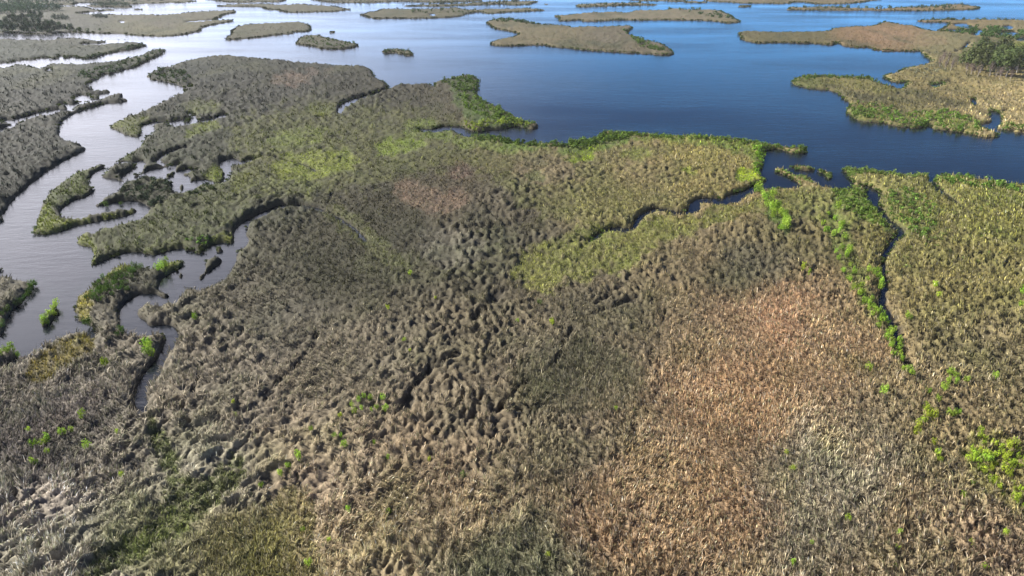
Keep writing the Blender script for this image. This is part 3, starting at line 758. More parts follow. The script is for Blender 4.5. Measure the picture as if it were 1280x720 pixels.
# ------------------------------------------------------------------ mesh helpers
def mesh_from(name, verts, loops, starts, mat, colours=None, domain='FACE', smooth_shade=False):
    me = bpy.data.meshes.new(name)
    nv, nl, nf = len(verts), len(loops), len(starts)
    me.vertices.add(nv)
    me.vertices.foreach_set('co', np.ascontiguousarray(verts, np.float32).ravel())
    me.loops.add(nl)
    me.loops.foreach_set('vertex_index', np.ascontiguousarray(loops, np.int32))
    me.polygons.add(nf)
    me.polygons.foreach_set('loop_start', np.ascontiguousarray(starts, np.int32))
    if smooth_shade:
        me.polygons.foreach_set('use_smooth', np.ones(nf, bool))
    me.update(calc_edges=True)
    if colours is not None:
        a = me.attributes.new('plant_colour', 'FLOAT_COLOR', domain)
        c = np.ones((len(colours), 4), np.float32)
        c[:, :3] = colours
        a.data.foreach_set('color', c.ravel())
    me.materials.append(mat)
    return me


def link(name, me, label=None, cat=None, kind=None, group=None, parent=None):
    o = bpy.data.objects.new(name, me)
    COL.objects.link(o)
    if label:
        o['label'] = label
    if cat:
        o['category'] = cat
    if kind:
        o['kind'] = kind
    if group:
        o['group'] = group
    if parent:
        o.parent = parent
    return o


def quads(nr, nc):
    i = np.arange(nr * nc).reshape(nr, nc)
    q = np.stack([i[1:, :-1], i[1:, 1:], i[:-1, 1:], i[:-1, :-1]], -1).reshape(-1, 4)
    return q


# ------------------------------------------------------------------ setting: bed, water, marsh ground
def sheet(name, z, half, mat, label):
    v = np.array([(-half, -half, z), (half, -half, z), (half, half, z), (-half, half, z)], float)
    me = mesh_from(name, v, [0, 1, 2, 3], [0], mat)
    return link(name, me, label, 'ground', 'structure')


m_bed, nt_, out_ = new_mat('estuary_mud')
b_ = N(nt_, 'ShaderNodeBsdfPrincipled')
n_ = N(nt_, 'ShaderNodeTexNoise')
n_.inputs['Scale'].default_value = 0.2
c_ = N(nt_, 'ShaderNodeValToRGB')
c_.color_ramp.elements[0].color = (0.02, 0.018, 0.014, 1)
c_.color_ramp.elements[1].color = (0.05, 0.044, 0.035, 1)
nt_.links.new(n_.outputs['Fac'], c_.inputs[0])
nt_.links.new(c_.outputs[0], b_.inputs['Base Color'])
nt_.links.new(b_.outputs[0], out_.inputs['Surface'])
sheet('ground', -1.6, 9000, m_bed, 'dark mud bed below the estuary water')
wtr = sheet('water', 0.0, 9000, M_WATER, 'open estuary water, grey at left and deep blue at right')
wtr['category'] = 'water'

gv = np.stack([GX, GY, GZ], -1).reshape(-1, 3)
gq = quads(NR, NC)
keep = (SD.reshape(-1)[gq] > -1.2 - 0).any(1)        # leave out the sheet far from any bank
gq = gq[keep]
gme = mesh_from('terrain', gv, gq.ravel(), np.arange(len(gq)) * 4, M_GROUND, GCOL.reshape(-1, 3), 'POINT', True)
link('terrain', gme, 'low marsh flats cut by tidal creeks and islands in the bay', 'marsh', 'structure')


# ------------------------------------------------------------------ sampling of the ground lattice
VI = np.arange(len(vs))


def gsample(arr, u, v):
    fv = np.interp(v, vs, VI)
    fu = np.clip((u - us[0]) / 2.0, 0, NC - 1.001)
    fv = np.clip(fv, 0, NR - 1.001)
    i, j = fv.astype(int), fu.astype(int)
    a, b = fv - i, fu - j
    if arr.ndim == 3:
        a, b = a[..., None], b[..., None]
    return (arr[i, j] * (1 - a) * (1 - b) + arr[i + 1, j] * a * (1 - b) + arr[i, j + 1] * (1 - a) * b + arr[i + 1, j + 1] * a * b)


# ------------------------------------------------------------------ grass blades (uncountable ground cover)
def blades(n, vr, name, label, seed):
    r = np.random.default_rng(seed)
    u = r.uniform(-150, 1430, n)
    v = r.uniform(vr[0], vr[1], n)
    sd = gsample(SD, u, v)
    grv = gsample(GRV, u, v)
    ts = gsample(TUSS, u, v)
    rl = gsample(RELIEF * RVAR, u, v)
    pk = sstep(0.52, 0.86, ts)
    ok = (sd > 0.25) & (r.random(n) > 1.0 * grv) & (r.random(n) < np.clip(0.9 - 1.1 * rl, 0.02, 1) + np.clip(0.1 + 1.2 * rl, 0, 1) * pk)
    u, v, sd, ts = u[ok], v[ok], sd[ok], ts[ok]
    n = len(u)
    x, y = ground(u, v)
    z = gsample(GZ, u, v) - 0.04
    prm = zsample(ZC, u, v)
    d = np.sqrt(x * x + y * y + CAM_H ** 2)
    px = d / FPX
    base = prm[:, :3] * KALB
    relief = prm[:, 3]
    ln = prm[:, 5] * r.uniform(0.5, 1.15, n) * (0.75 + 0.35 * np.clip(px / 0.3, 0, 1.5))
    ln = ln * (0.62 + 0.38 * sstep(40, 140, v))
    ln = ln * (1.05 - 0.2 * np.clip(relief, 0, 1)) * (0.75 + 0.6 * np.clip(ts, 0, 1))
    long_ = r.random(n) < 0.12
    ln = np.where(long_, ln * 1.5, ln)
    wd = np.clip(px * 1.0, 0.075, 0.45) * r.uniform(0.6, 1.3, n)
    # plants lie over in drifts: direction follows the drift field, more strongly on rough ground
    sx, sy = gsample(SLX, u, v), gsample(SLY, u, v)
    phi = 0.75 + 1.3 * sstep(-25, 35, x) + 1.9 * perlin(x / 12, y / 12, 201) + 0.9 * perlin(x / 3.2, y / 3.2, 203) + r.normal(0, 0.6, n)
    lean = np.clip(0.55 + 0.35 * perlin(x / 6, y / 6, 207) + r.normal(0, 0.25, n), 0.02, 1.25)
    lean *= np.where(d > 220, 0.6, 1.0) * (0.45 + 0.55 * np.clip(relief * 1.4, 0, 1))
    down = np.clip(np.hypot(sx, sy), 0, 1.2) * (d < 260) * 1.6
    ds = np.hypot(sx, sy) + 1e-6
    ex, ey = np.cos(phi) - down * sx / ds, np.sin(phi) - down * sy / ds
    phi = np.arctan2(ey, ex)
    dx, dy = np.cos(phi), np.sin(phi)
    l1 = lean * 0.6
    l2 = np.minimum(lean * 1.45, 1.5)
    p0 = np.stack([x, y, z], -1)
    p1 = p0 + (0.55 * ln)[:, None] * np.stack([dx * np.sin(l1), dy * np.sin(l1), np.cos(l1)], -1)
    p2 = p1 + (0.5 * ln)[:, None] * np.stack([dx * np.sin(l2), dy * np.sin(l2), np.cos(l2)], -1)
    wa = phi + math.pi / 2 + r.normal(0, 0.7, n)
    wv = np.stack([np.cos(wa), np.sin(wa), np.zeros(n)], -1) * (wd * 0.5)[:, None]
    vt = np.empty((n, 5, 3), np.float32)
    vt[:, 0], vt[:, 1] = p0 - wv * 0.9, p0 + wv * 0.9
    vt[:, 2], vt[:, 3] = p1 - wv * 0.8, p1 + wv * 0.8
    vt[:, 4] = p2
    i = np.arange(n) * 5
    lp = np.stack([i, i + 1, i + 3, i + 2, i + 2, i + 3, i + 4], -1).astype(np.int32)
    st = np.stack([np.arange(n) * 7, np.arange(n) * 7 + 4], -1).astype(np.int32)
    # colour of each plant: patchy mixture of straw, green and dead grey stems
    k = r.random(n)
    mixn = fbm(x / 1.7, y / 1.7, 211, 2)
    bright = np.exp(r.normal(0, 1, n) * (0.12 + 0.27 * sstep(50, 200, v))) * (1 + 0.40 * mixn + 0.35 * sstep(50, 170, v) * perlin(x / 0.45, y / 0.45, 213))
    c = base * bright[:, None]
    sat = base.mean(1)[:, None]
    straw = sat * np.array([1.45, 1.28, 1.0])
    green = sat * np.array([0.62, 0.74, 0.36])
    fs = (k < 0.24)[:, None]
    fg = (k > 0.80)[:, None]
    c = np.where(fs, 0.45 * c + 0.55 * straw * bright[:, None], c)
    c = np.where(fg, 0.4 * c + 0.6 * green, c)
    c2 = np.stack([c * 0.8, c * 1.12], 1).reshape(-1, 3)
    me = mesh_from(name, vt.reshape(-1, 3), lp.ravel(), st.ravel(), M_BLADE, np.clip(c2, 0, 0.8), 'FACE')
    at = me.attributes.new('tussock_normal', 'FLOAT_VECTOR', 'FACE')
    lim = np.maximum(np.hypot(sx, sy) / 1.6, 1.0)
    nn = np.stack([-sx / lim, -sy / lim, np.ones(n)], -1)
    nn /= np.linalg.norm(nn, axis=1)[:, None]
    at.data.foreach_set('vector', np.repeat(nn, 2, axis=0).astype(np.float32).ravel())
    return link(name, me, label, 'marsh grass', 'stuff')


blades(560000, (290, 800), 'marsh_grass', 'dense brown and grey rushes lying over in drifts across the near marsh', 1)
blades(420000, (-3, 290), 'marsh_grass', 'low olive and tan marsh grass covering the far flats and islands', 2)

# ------------------------------------------------------------------ leafy clumps
def leaf_cloud(r, n, rad, leaf, lumps):
    """n small leaf faces through a lumpy crown; rad = (rx, ry, rz), base on z=0"""
    cs = []
    for _ in range(lumps):
        a = r.uniform(0, 6.283)
        q = math.sqrt(r.uniform(0, 1)) * 0.62
        cs.append((math.cos(a) * q, math.sin(a) * q, r.uniform(0.35, 0.72), r.uniform(0.3, 0.5)))
    cs = np.array(cs)
    ci = r.integers(0, lumps, n)
    dv = r.normal(size=(n, 3))
    dv /= np.linalg.norm(dv, axis=1)[:, None]
    q = r.uniform(0.45, 1.05, n) ** 0.5
    p = cs[ci, :3] + dv * (cs[ci, 3] * q)[:, None]
    p[:, 2] = np.maximum(p[:, 2], 0.04)
    p = p * np.array(rad)
    nrm = dv + r.normal(0, 0.55, (n, 3)) + np.array([0, 0, 0.35])
    nrm /= np.linalg.norm(nrm, axis=1)[:, None]
    t = np.cross(nrm, r.normal(size=(n, 3)))
    t /= np.linalg.norm(t, axis=1)[:, None]
    b = np.cross(nrm, t)
    s = leaf * r.uniform(0.6, 1.3, n)[:, None]
    return np.stack([p - t * s, p - b * s * 0.6, p + t * s, p + b * s * 0.6], 1)       # n,4,3


def quad_mesh(name, q, mat, colours=None):
    n = len(q)
    return mesh_from(name, q.reshape(-1, 3), np.arange(n * 4), np.arange(n) * 4, mat, colours, 'FACE')


rs = np.random.default_rng(33)

# shoreline thickets and scattered low bushes: one mass
def thickets():
    r = rs
    out, cols = [], []

    def clump(x, y, z, rad, h, col, nleaf, leaf):
        q = leaf_cloud(r, nleaf, (rad, rad, h), leaf, 3)
        out.append(q + np.array([x, y, z]))
        cols.append(np.clip(np.array(col) * r.lognormal(0, 0.22, (nleaf, 1)) * r.uniform(0.75, 1.3), 0, 0.6))

    # (1) bank edges: mangrove-like fringe, walked along every surveyed bank
    for kind, q in BANKS:
        if kind == 'W' and q[:, 1].max() < 60:
            continue
        q = q[(q[:, 1] > -12)]
        for i in range(len(q) - 1):
            p, w = q[i], q[i + 1]
            if not (-120 < p[0] < 1400) or p[1] > 430:
                continue
            ax, ay = ground([p[0], w[0]], [p[1], w[1]])
            dd = math.sqrt(ax[0] ** 2 + ay[0] ** 2 + CAM_H ** 2)
            px = dd / FPX
            rad0 = 0.55 + 0.85 * min(px / 0.7, 1.5)
            ln = math.hypot(ax[1] - ax[0], ay[1] - ay[0])
            for t in np.arange(r.uniform(0, 1), ln / (rad0 * 0.7), 1.0) / max(ln / (rad0 * 0.7), 1e-6):
                a = ax[0] + (ax[1] - ax[0]) * t + r.normal(0, 0.7 * rad0)
                b = ay[0] + (ay[1] - ay[0]) * t + r.normal(0, 0.7 * rad0)
                uu, vv = p[0] + (w[0] - p[0]) * t, p[1] + (w[1] - p[1]) * t
                den = 0.55 + 1.3 * float(perlin(a / 22, b / 22, 301))
                if vv < 110:
                    den += 0.9
                elif vv > 230:
                    den = den * 0.5 - 0.12
                if uu < 330 and 175 < vv < 300:
                    den *= 0.35
                if 560 < uu and 90 < vv < 240:
                    den += 0.4
                if r.random() > den:
                    continue
                # back to lattice coordinates to see whether this spot is dry
                uq, vq = lattice(a, b)
                sdq = gsample(SD, np.array([uq]), np.array([vq]))[0]
                if sdq < 0.0 or sdq > 4.0:
                    continue
                east = min(max((uu - 480) / 200.0, 0), 1)
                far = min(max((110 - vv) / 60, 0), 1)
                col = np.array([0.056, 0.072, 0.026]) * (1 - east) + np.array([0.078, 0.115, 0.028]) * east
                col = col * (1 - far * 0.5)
                rad = rad0 * r.uniform(0.7, 1.25)
                clump(a, b, 0.1, rad, rad * r.uniform(0.5, 0.9), col, 26 if px < 0.3 else 18, 0.30 * rad)

    # (2) belts and stands of bushes, surveyed: polygon, number, colour, radius m
    def stand(s, num, col, rad, far=False):
        pts = P(s)
        lo, hi = pts.min(0), pts.max(0)
        k = 0
        tries = 0
        while k < num and tries < num * 30:
            tries += 1
            a, b = r.uniform(lo[0], hi[0]), r.uniform(lo[1], hi[1])
            if not poly_mask(pts, np.array([a]), np.array([b]))[0]:
                continue
            if gsample(SD, np.array([a]), np.array([b]))[0] < 0.3:
                continue
            gx, gy = ground(a, b)
            rr = rad * r.uniform(0.65, 1.35)
            z = max(gsample(GZ, np.array([a]), np.array([b]))[0] - 0.3, 0.1)
            clump(float(gx), float(gy), z, rr, rr * r.uniform(0.9, 1.4), col, 30, 0.26 * rr)
            k += 1
    G1, G2, DK, YG = (0.105, 0.165, 0.032), (0.075, 0.12, 0.027), (0.05, 0.075, 0.03), (0.19, 0.24, 0.04)
    stand("546 104 590 94 598 102 596 118 572 118 560 106", 90, G2, 1.3)
    stand("572 120 600 124 640 146 674 158 640 156 606 150 580 136", 150, G1, 1.2)
    stand("610 165 560 160 580 156 650 152 672 158 640 160", 60, YG, 1.1)
    stand("575 168 620 168 712 182 756 166 800 166 780 174 720 188 660 186 600 178", 200, G2, 1.1)
    stand("712 184 712 175 738 175 756 166 780 167 860 170 930 175 1006 185 1006 191 962 187 950 186 900 178 800 173 750 180", 260, G1, 1.0)
    stand("940 186 960 187 955 208 950 220 940 212 948 200", 60, (0.15, 0.26, 0.03), 0.9)
    stand("1035 204 1066 210 1150 218 1160 222 1130 224 1080 218 1060 224 1050 212", 110, (0.13, 0.19, 0.045), 0.9)
    stand("1164 228 1176 218 1260 229 1310 238 1300 246 1220 236", 110, (0.11, 0.19, 0.035), 1.0)
    stand("966 210 990 216 1012 222 1020 232 998 226", 40, (0.15, 0.22, 0.05), 0.7)
    stand("990 206 1026 212 1038 220 1036 226 1020 214", 30, (0.15, 0.20, 0.06), 0.6)
    stand("1040 240 1080 232 1094 262 1110 290 1080 280 1050 262", 110, G1, 0.9)
    stand("1100 246 1140 236 1170 260 1160 300 1130 290 1112 268", 90, (0.12, 0.20, 0.04), 0.9)
    stand("1060 240 1280 240 1280 330 1130 340", 70, (0.14, 0.18, 0.05), 0.7)
    stand("1060 150 1064 136 1130 142 1190 140 1240 166 1190 163 1120 156", 150, (0.10, 0.17, 0.03), 1.2)
    stand("990 104 994 96 1050 95 1088 96 1126 112 1090 104 1030 98", 90, G2, 1.2)
    stand("1056 132 1080 128 1120 135 1100 150 1070 148", 60, (0.10, 0.15, 0.035), 1.1)
    stand("1246 161 1280 166 1300 160 1255 155", 30, G1, 1.0)
    stand("1170 38 1230 34 1290 42 1290 50 1240 48 1190 42", 130, (0.055, 0.10, 0.028), 2.2)
    stand("1115 86 1130 80 1175 78 1185 92 1160 96 1130 92", 40, (0.16, 0.16, 0.10), 1.3)
    stand("180 95 200 86 230 90 240 100 228 108 205 102", 50, DK, 1.4)
    stand("370 52 384 44 446 56 430 60 396 58", 60, (0.055, 0.09, 0.025), 1.2)
    stand("478 65 496 60 514 64 514 69", 24, (0.05, 0.08, 0.026), 1.2)
    stand("840 68 800 50 786 40 770 36 790 48 800 60", 60, (0.07, 0.11, 0.03), 1.8)
    stand("607 27 628 23 668 28 714 33 660 31", 50, (0.05, 0.085, 0.03), 2.0)
    stand("835 11 860 11 900 14 926 27 890 22", 40, (0.05, 0.085, 0.03), 2.4)
    stand("980 11 1190 5 1222 9 1190 12", 60, (0.05, 0.08, 0.035), 2.6)
    stand("160 73 204 62 200 69 160 85 140 90", 60, DK, 1.2)
    stand("100 74 180 55 178 58 118 72", 50, DK, 1.2)
    stand("90 97 160 76 150 88 120 100", 40, (0.055, 0.085, 0.035), 1.5)
    stand("150 238 190 222 216 228 220 244 196 262 160 252", 90, (0.045, 0.06, 0.035), 0.9)
    stand("218 240 260 226 280 234 240 250", 25, (0.05, 0.07, 0.03), 0.8)
    stand("230 300 262 296 264 306 245 308", 12, (0.10, 0.19, 0.03), 0.7)
    stand("1150 24.4 1280 24.2 1280 26 1150 26", 40, (0.05, 0.08, 0.035), 1.8)
    stand("0 40 90 36 130 40 60 43", 40, DK, 2.2)
    stand("500 13 560 14 600 12 590 16 520 18", 24, (0.055, 0.08, 0.03), 2.2)
    stand("485 7 600 3 672 2 600 6", 40, (0.045, 0.065, 0.035), 2.6)
    stand("720 8 800 4 826 5 760 7", 24, (0.045, 0.07, 0.035), 2.6)
    q = np.concatenate(out)
    me = quad_mesh('shoreline_thicket', q, M_THICK, np.concatenate(cols))
    link('shoreline_thicket', me, 'low green bushes crowding the banks of the creeks and islands', 'thicket', 'stuff')


thickets()


# ------------------------------------------------------------------ single shrubs one can tell apart
def stem_quads(r, h, n=5, w=0.03):
    out = []
    for _ in range(n):
        a = r.uniform(0, 6.283)
        e = np.array([math.cos(a) * 0.35 * h, math.sin(a) * 0.35 * h, h * 0.7])
        s = np.array([-math.sin(a), math.cos(a), 0]) * w
        out.append(np.stack([-s, s, e + s * 0.5, e - s * 0.5]))
    return np.array(out)


SHRUB = {}
for nm, mt in (('lime', M_LIME), ('green', M_GREEN), ('olive', M_OLIVE)):
    SHRUB[nm] = []
    for k in range(5):
        r = np.random.default_rng(500 + k)
        q = leaf_cloud(r, 190, (0.5 * r.uniform(0.85, 1.15), 0.5 * r.uniform(0.85, 1.15), 1.0), 0.075, 5)
        q[..., 2] -= 0.05
        q = np.concatenate([q, stem_quads(r, 0.8)])
        SHRUB[nm].append(quad_mesh('marsh_shrub', q, mt))

NUM = ['first', 'second', 'third', 'fourth', 'fifth', 'sixth', 'seventh', 'eighth', 'ninth', 'tenth', 'eleventh', 'twelfth', 'thirteenth', 'fourteenth', 'fifteenth',
       'sixteenth', 'seventeenth', 'eighteenth', 'nineteenth', 'twentieth']


def ordinal(k):
    if k < 20:
        return NUM[k]
    n = k + 1
    suf = 'th' if 10 <= n % 100 <= 20 else {1: 'st', 2: 'nd', 3: 'rd'}.get(n % 10, 'th')
    return '%d%s' % (n, suf)


def shrub(u, v, kind, wpx, label, group, hs=1.15):
    gx, gy = ground(u, v)
    d = math.sqrt(gx * gx + gy * gy + CAM_H ** 2)
    wm = wpx * d / FPX
    z = float(gsample(GZ, np.array([u]), np.array([v]))[0])
    me = random.choice(SHRUB[kind])
    o = link('marsh_shrub', me, label, 'shrub', None, group)
    o.location = (float(gx), float(gy), max(z - 0.1 * wm, 0.05))
    o.rotation_euler = (random.uniform(-.12, .12), random.uniform(-.12, .12), random.uniform(0, 6.28))
    s = wm * random.uniform(0.85, 1.2)
    o.scale = (s, s, s * hs * random.uniform(0.9, 1.15) * (0.8 if kind == 'green' else 1.0))
    return o


def shrubs(pts, kind, size, look, where, group, hs=1.15, order='x'):
    pts = list(pts)
    if order == 'x':
        pts.sort(key=lambda p: p[0])
        phr = 'from left'
    else:
        pts.sort(key=lambda p: p[1])
        phr = 'from far end'
    for k, p in enumerate(pts):
        wpx = p[2] if len(p) > 2 else size * random.uniform(0.8, 1.2)
        if len(pts) == 1:
            lab = '%s shrub %s' % (look, where)
        else:
            lab = '%s shrub, %s %s %s' % (look, ordinal(k), phr, where)
        shrub(p[0], p[1], kind, wpx, lab, group, hs)


def scatter(s, n, gap):
    pts = P(s)
    lo, hi = pts.min(0), pts.max(0)
    got = []
    for _ in range(n * 60):
        a, b = random.uniform(lo[0], hi[0]), random.uniform(lo[1], hi[1])
        if not poly_mask(pts, np.array([a]), np.array([b]))[0] or gsample(SD, np.array([a]), np.array([b]))[0] < 0.2:
            continue
        if all((a - c) ** 2 + (b - d) ** 2 * 1.6 > gap * gap for c, d in got):
            got.append((a, b))
            if len(got) >= n:
                break
    return got


def along(s, n, w0, w1):
    q = smooth(P(s), 8, False)
    got = []
    for k in range(n):
        t = (k + random.uniform(0.2, 0.8)) / n
        i = min(int(t * (len(q) - 1)), len(q) - 2)
        f = t * (len(q) - 1) - i
        p = q[i] * (1 - f) + q[i + 1] * f
        w = w0 + (w1 - w0) * t
        got.append((p[0] + random.uniform(-w, w), p[1] + random.uniform(-w, w) * 0.5))
    return got


g_fore = 'lone bright green shrubs in the near rushes'
shrubs([(440, 514), (445, 521), (449, 508), (454, 519), (464, 506), (465, 519), (472, 516), (480, 506), (482, 517), (457, 503)], 'lime', 8.5, 'bright green', 'in the ring of shrubs among the grey rushes', 'ring of bright shrubs in the rushes')
shrubs([(362, 590), (374, 582), (351, 602), (328, 614)], 'lime', 8.5, 'bright lime', 'in the slanting row left of the drain', g_fore)
shrubs([(391, 546)], 'lime', 7, 'narrow lime', 'just above the slanting row of lime shrubs', g_fore)
shrubs([(419, 552), (427, 552), (431, 565)], 'lime', 8, 'bright lime', 'in the trio below the shrub ring', g_fore)
shrubs([(469, 561)], 'lime', 8, 'tall bright lime', 'alone right of the lime trio', g_fore)
shrubs([(485, 578)], 'lime', 7, 'pale lime', 'alone below right of the lime trio', g_fore)
shrubs([(437, 644), (486, 646)], 'lime', 9, 'round lime', 'of the pair beside the crushed rush ring', g_fore)
shrubs([(380, 668), (387, 712)], 'lime', 9, 'small lime', 'of the pair beside the narrow drain at the bottom', g_fore)
shrubs([(412, 681)], 'olive', 6, 'dull lime', 'alone right of the narrow drain', g_fore)
shrubs([(578, 600)], 'green', 9, 'deep green', 'alone in the tan rushes below centre', g_fore)
shrubs([(536, 580)], 'olive', 5, 'tiny yellowish', 'alone left of the deep green shrub', g_fore)
shrubs([(685, 700)], 'olive', 6, 'tiny yellow green', 'alone at the bottom edge of the picture', g_fore)
shrubs([(426, 528)], 'olive', 6, 'tiny yellow green', 'just left of the shrub ring', g_fore)
shrubs([(106, 527)], 'lime', 8, 'bright green', 'topmost of the scatter in the dark rushes at left', g_fore)
shrubs([(77, 549), (83, 547), (90, 544)], 'lime', 8, 'bright green', 'in the upper trio in the dark rushes at left', g_fore)
shrubs([(44, 562), (50, 561), (55, 559), (61, 556)], 'lime', 8, 'bright green', 'in the row of four at left', g_fore)
shrubs([(62, 571), (112, 566)], 'lime', 9, 'leafy green', 'of the wide pair below the trio at left', g_fore)
shrubs([(41, 585), (48, 586)], 'lime', 8, 'low green', 'of the lowest pair in the dark rushes at left', g_fore)
shrubs([(37, 543)], 'olive', 5, 'tiny lime', 'above the row of four at left', g_fore)
shrubs([(147, 547)], 'olive', 5, 'tiny yellowish', 'alone right of the left scatter', g_fore)
shrubs([(156, 602)], 'olive', 6, 'low yellowish', 'half sunk in the pale grey rushes', g_fore)
shrubs([(294, 516), (296, 527)], 'olive', 6, 'dull yellow green', 'of the pair right of the creek end', g_fore, order='y')
shrubs([(513, 443), (505, 430)], 'olive', 6, 'dull yellow', 'of the pair above the muddy hollow', g_fore)
shrubs([(486, 391)], 'olive', 6, 'small yellow green', 'alone left of the wavy rush mounds', g_fore)
shrubs([(545, 379)], 'olive', 6, 'small yellow', 'alone amid the wavy rush mounds', g_fore)
shrubs([(513, 349)], 'olive', 6, 'small dull green', 'alone at the top of the wavy rush mounds', g_fore)
shrubs([(675, 383)], 'green', 8, 'dark green', 'at the lower edge of the green meadow', g_fore)
shrubs([(647, 405), (690, 411)], 'olive', 6, 'yellow green', 'of the pair below the green meadow', g_fore)
shrubs([(770, 516)], 'olive', 6, 'faint olive', 'alone in the flattened brown rushes', g_fore)
shrubs([(983, 571), (989, 590)], 'olive', 7, 'lime', 'of the pair in the pale grey patch', g_fore)
shrubs([(990, 711)], 'lime', 7, 'bright lime', 'at the bottom below the pale grey patch', g_fore)
shrubs([(1014, 686)], 'lime', 7, 'bright lime', 'at the lower edge of the pale grey patch', g_fore)
shrubs([(1058, 657)], 'olive', 8, 'yellow green', 'at the right edge of the pale grey patch', g_fore)
shrubs([(1121, 676), (1119, 691), (1116, 711)], 'lime', 7, 'lime', 'in the short upright line at the bottom right', g_fore, order='y')
shrubs([(1227, 712)], 'lime', 9, 'bright green', 'at the bottom edge near the right corner', g_fore)
shrubs([(1253, 675), (1211, 686)], 'olive', 8, 'yellowish', 'of the pair above the right bottom corner', g_fore)
shrubs([(1202, 624), (1214, 611)], 'lime', 8, 'lime', 'of the pair left of the big lime patch', g_fore)
# the lime patch at right
shrubs(scatter("1206 578 1214 560 1222 546 1234 548 1242 565 1252 556 1268 560 1272 578 1290 585 1290 650 1265 640 1248 622 1228 602", 52, 7.0), 'olive', 8, 'glowing yellow green', 'in the big lime patch at right', 'shrubs of the big lime patch')
shrubs([(1216, 578), (1222, 582), (1219, 572), (1227, 576), (1232, 582)], 'lime', 9, 'deeper green', 'along the near left rim of the big lime patch', 'shrubs of the big lime patch')
shrubs([(1158, 527), (1154, 521), (1162, 522), (1150, 532), (1146, 538), (1146, 546), (1164, 528)], 'olive', 9, 'yellow green', 'in the small clump left of the lime patch', 'small lime clumps at right')
shrubs([(1188, 526), (1183, 523), (1193, 524)], 'lime', 8, 'lime', 'in the tight trio above the lime patch', 'small lime clumps at right')
shrubs([(1166, 561), (1170, 570), (1174, 580), (1168, 576)], 'olive', 8, 'lime', 'in the slanting line left of the lime patch', 'small lime clumps at right', order='y')
# green ridge by the right-hand creek
g_r = 'shrubs of the green ridge beside the dark creek'
shrubs(along("1040 268 1040 290 1048 310 1058 330 1070 350 1078 370 1087 385 1098 396 1108 412 1115 426 1120 442 1123 455", 62, 15, 7), 'lime', 7.5, 'bright green', 'in the long green ridge beside the dark creek', g_r, order='y')
shrubs(along("1085 342 1096 350 1104 360", 6, 5, 5), 'lime', 8, 'light green', 'between the green ridge and the dark creek', g_r)
g_s = 'scattered shrubs right of the dark creek'
shrubs([(1086, 464)], 'lime', 10, 'round green', 'alone left of the foot of the green ridge', g_s)
shrubs([(1102, 497)], 'lime', 9, 'round lime', 'alone below the foot of the green ridge', g_s)
shrubs([(1134, 470), (1129, 466), (1138, 474)], 'lime', 9, 'green', 'in the trio right of the foot of the green ridge', g_s)
shrubs([(1157, 496), (1171, 506), (1180, 492), (1186, 471), (1194, 476), (1206, 481), (1242, 477), (1184, 484), (1193, 485)], 'lime', 8, 'green', 'in the loose scatter right of the ridge foot', g_s)
shrubs([(1174, 374), (1166, 363)], 'olive', 8, 'pale green', 'of the pair standing right of the creek', g_s)
shrubs([(1136, 404), (1132, 398)], 'lime', 7, 'dull green', 'of the pair on the right bank of the creek', g_s)
shrubs([(1010, 347), (1003, 344)], 'olive', 8, 'olive green', 'of the pair beside the dark rush patch', g_s)
shrubs([(1276, 372), (1274, 386), (1278, 362)], 'lime', 9, 'bright green', 'at the right edge of the picture', g_s, order='y')
# ridge below the bay
shrubs(along("955 240 962 256 970 268 976 280 978 292", 22, 9, 5), 'lime', 10, 'bright green', 'in the green spur below the dark bay', 'shrubs of the green spur below the bay', order='y')
# left peninsula and islets
g_p = 'dark shrubs on the creek peninsula'
shrubs(scatter("108 376 116 362 130 350 150 346 168 334 178 338 166 354 160 368 140 374 124 384", 44, 5.0), 'green', 7, 'dark green', 'in the thicket on the creek peninsula', g_p)
shrubs([(208, 336), (202, 338), (198, 341)], 'lime', 9, 'bright green', 'on the finger of the creek peninsula', g_p)
shrubs([(112, 406)], 'green', 10, 'dark green', 'alone at the neck of the creek peninsula', g_p)
shrubs([(153, 421), (148, 425)], 'green', 10, 'dark olive', 'of the pair left of the creek bend', g_p)
shrubs([(134, 461)], 'olive', 8, 'dull olive', 'alone right of the yellow meadow', g_p)
shrubs([(184, 437), (188, 442), (191, 447), (186, 447)], 'lime', 11, 'bright green', 'in the clump inside the creek bend', 'bright clump inside the creek bend')
shrubs([(245, 403)], 'lime', 8, 'small green', 'alone in the rushes right of the creek bend', g_p)
shrubs([(70, 383), (67, 387), (65, 392), (62, 397), (58, 401), (54, 405), (68, 393), (60, 404)], 'lime', 7, 'bright green', 'on the small green islet in the river', 'shrubs on the small river islet', order='y')
shrubs([(41, 357), (38, 361), (36, 366), (32, 369), (29, 374), (25, 378), (20, 381), (9, 392), (5, 396), (2, 410), (4, 404), (12, 388)], 'green', 7, 'dark green', 'along the river edge of the left island', 'shrubs along the left island edge', order='y')
shrubs([(16, 441), (10, 443), (4, 447), (20, 444)], 'lime', 8, 'yellow green', 'on the grassy islet at the left edge', 'shrubs on the left edge islet')
shrubs([(44, 287), (41, 291)], 'green', 6, 'dark', 'at the tip of the curved grassy spit', g_p)
shrubs([(152, 254), (132, 257)], 'green', 6, 'dark', 'hanging over the looped inlet', g_p)


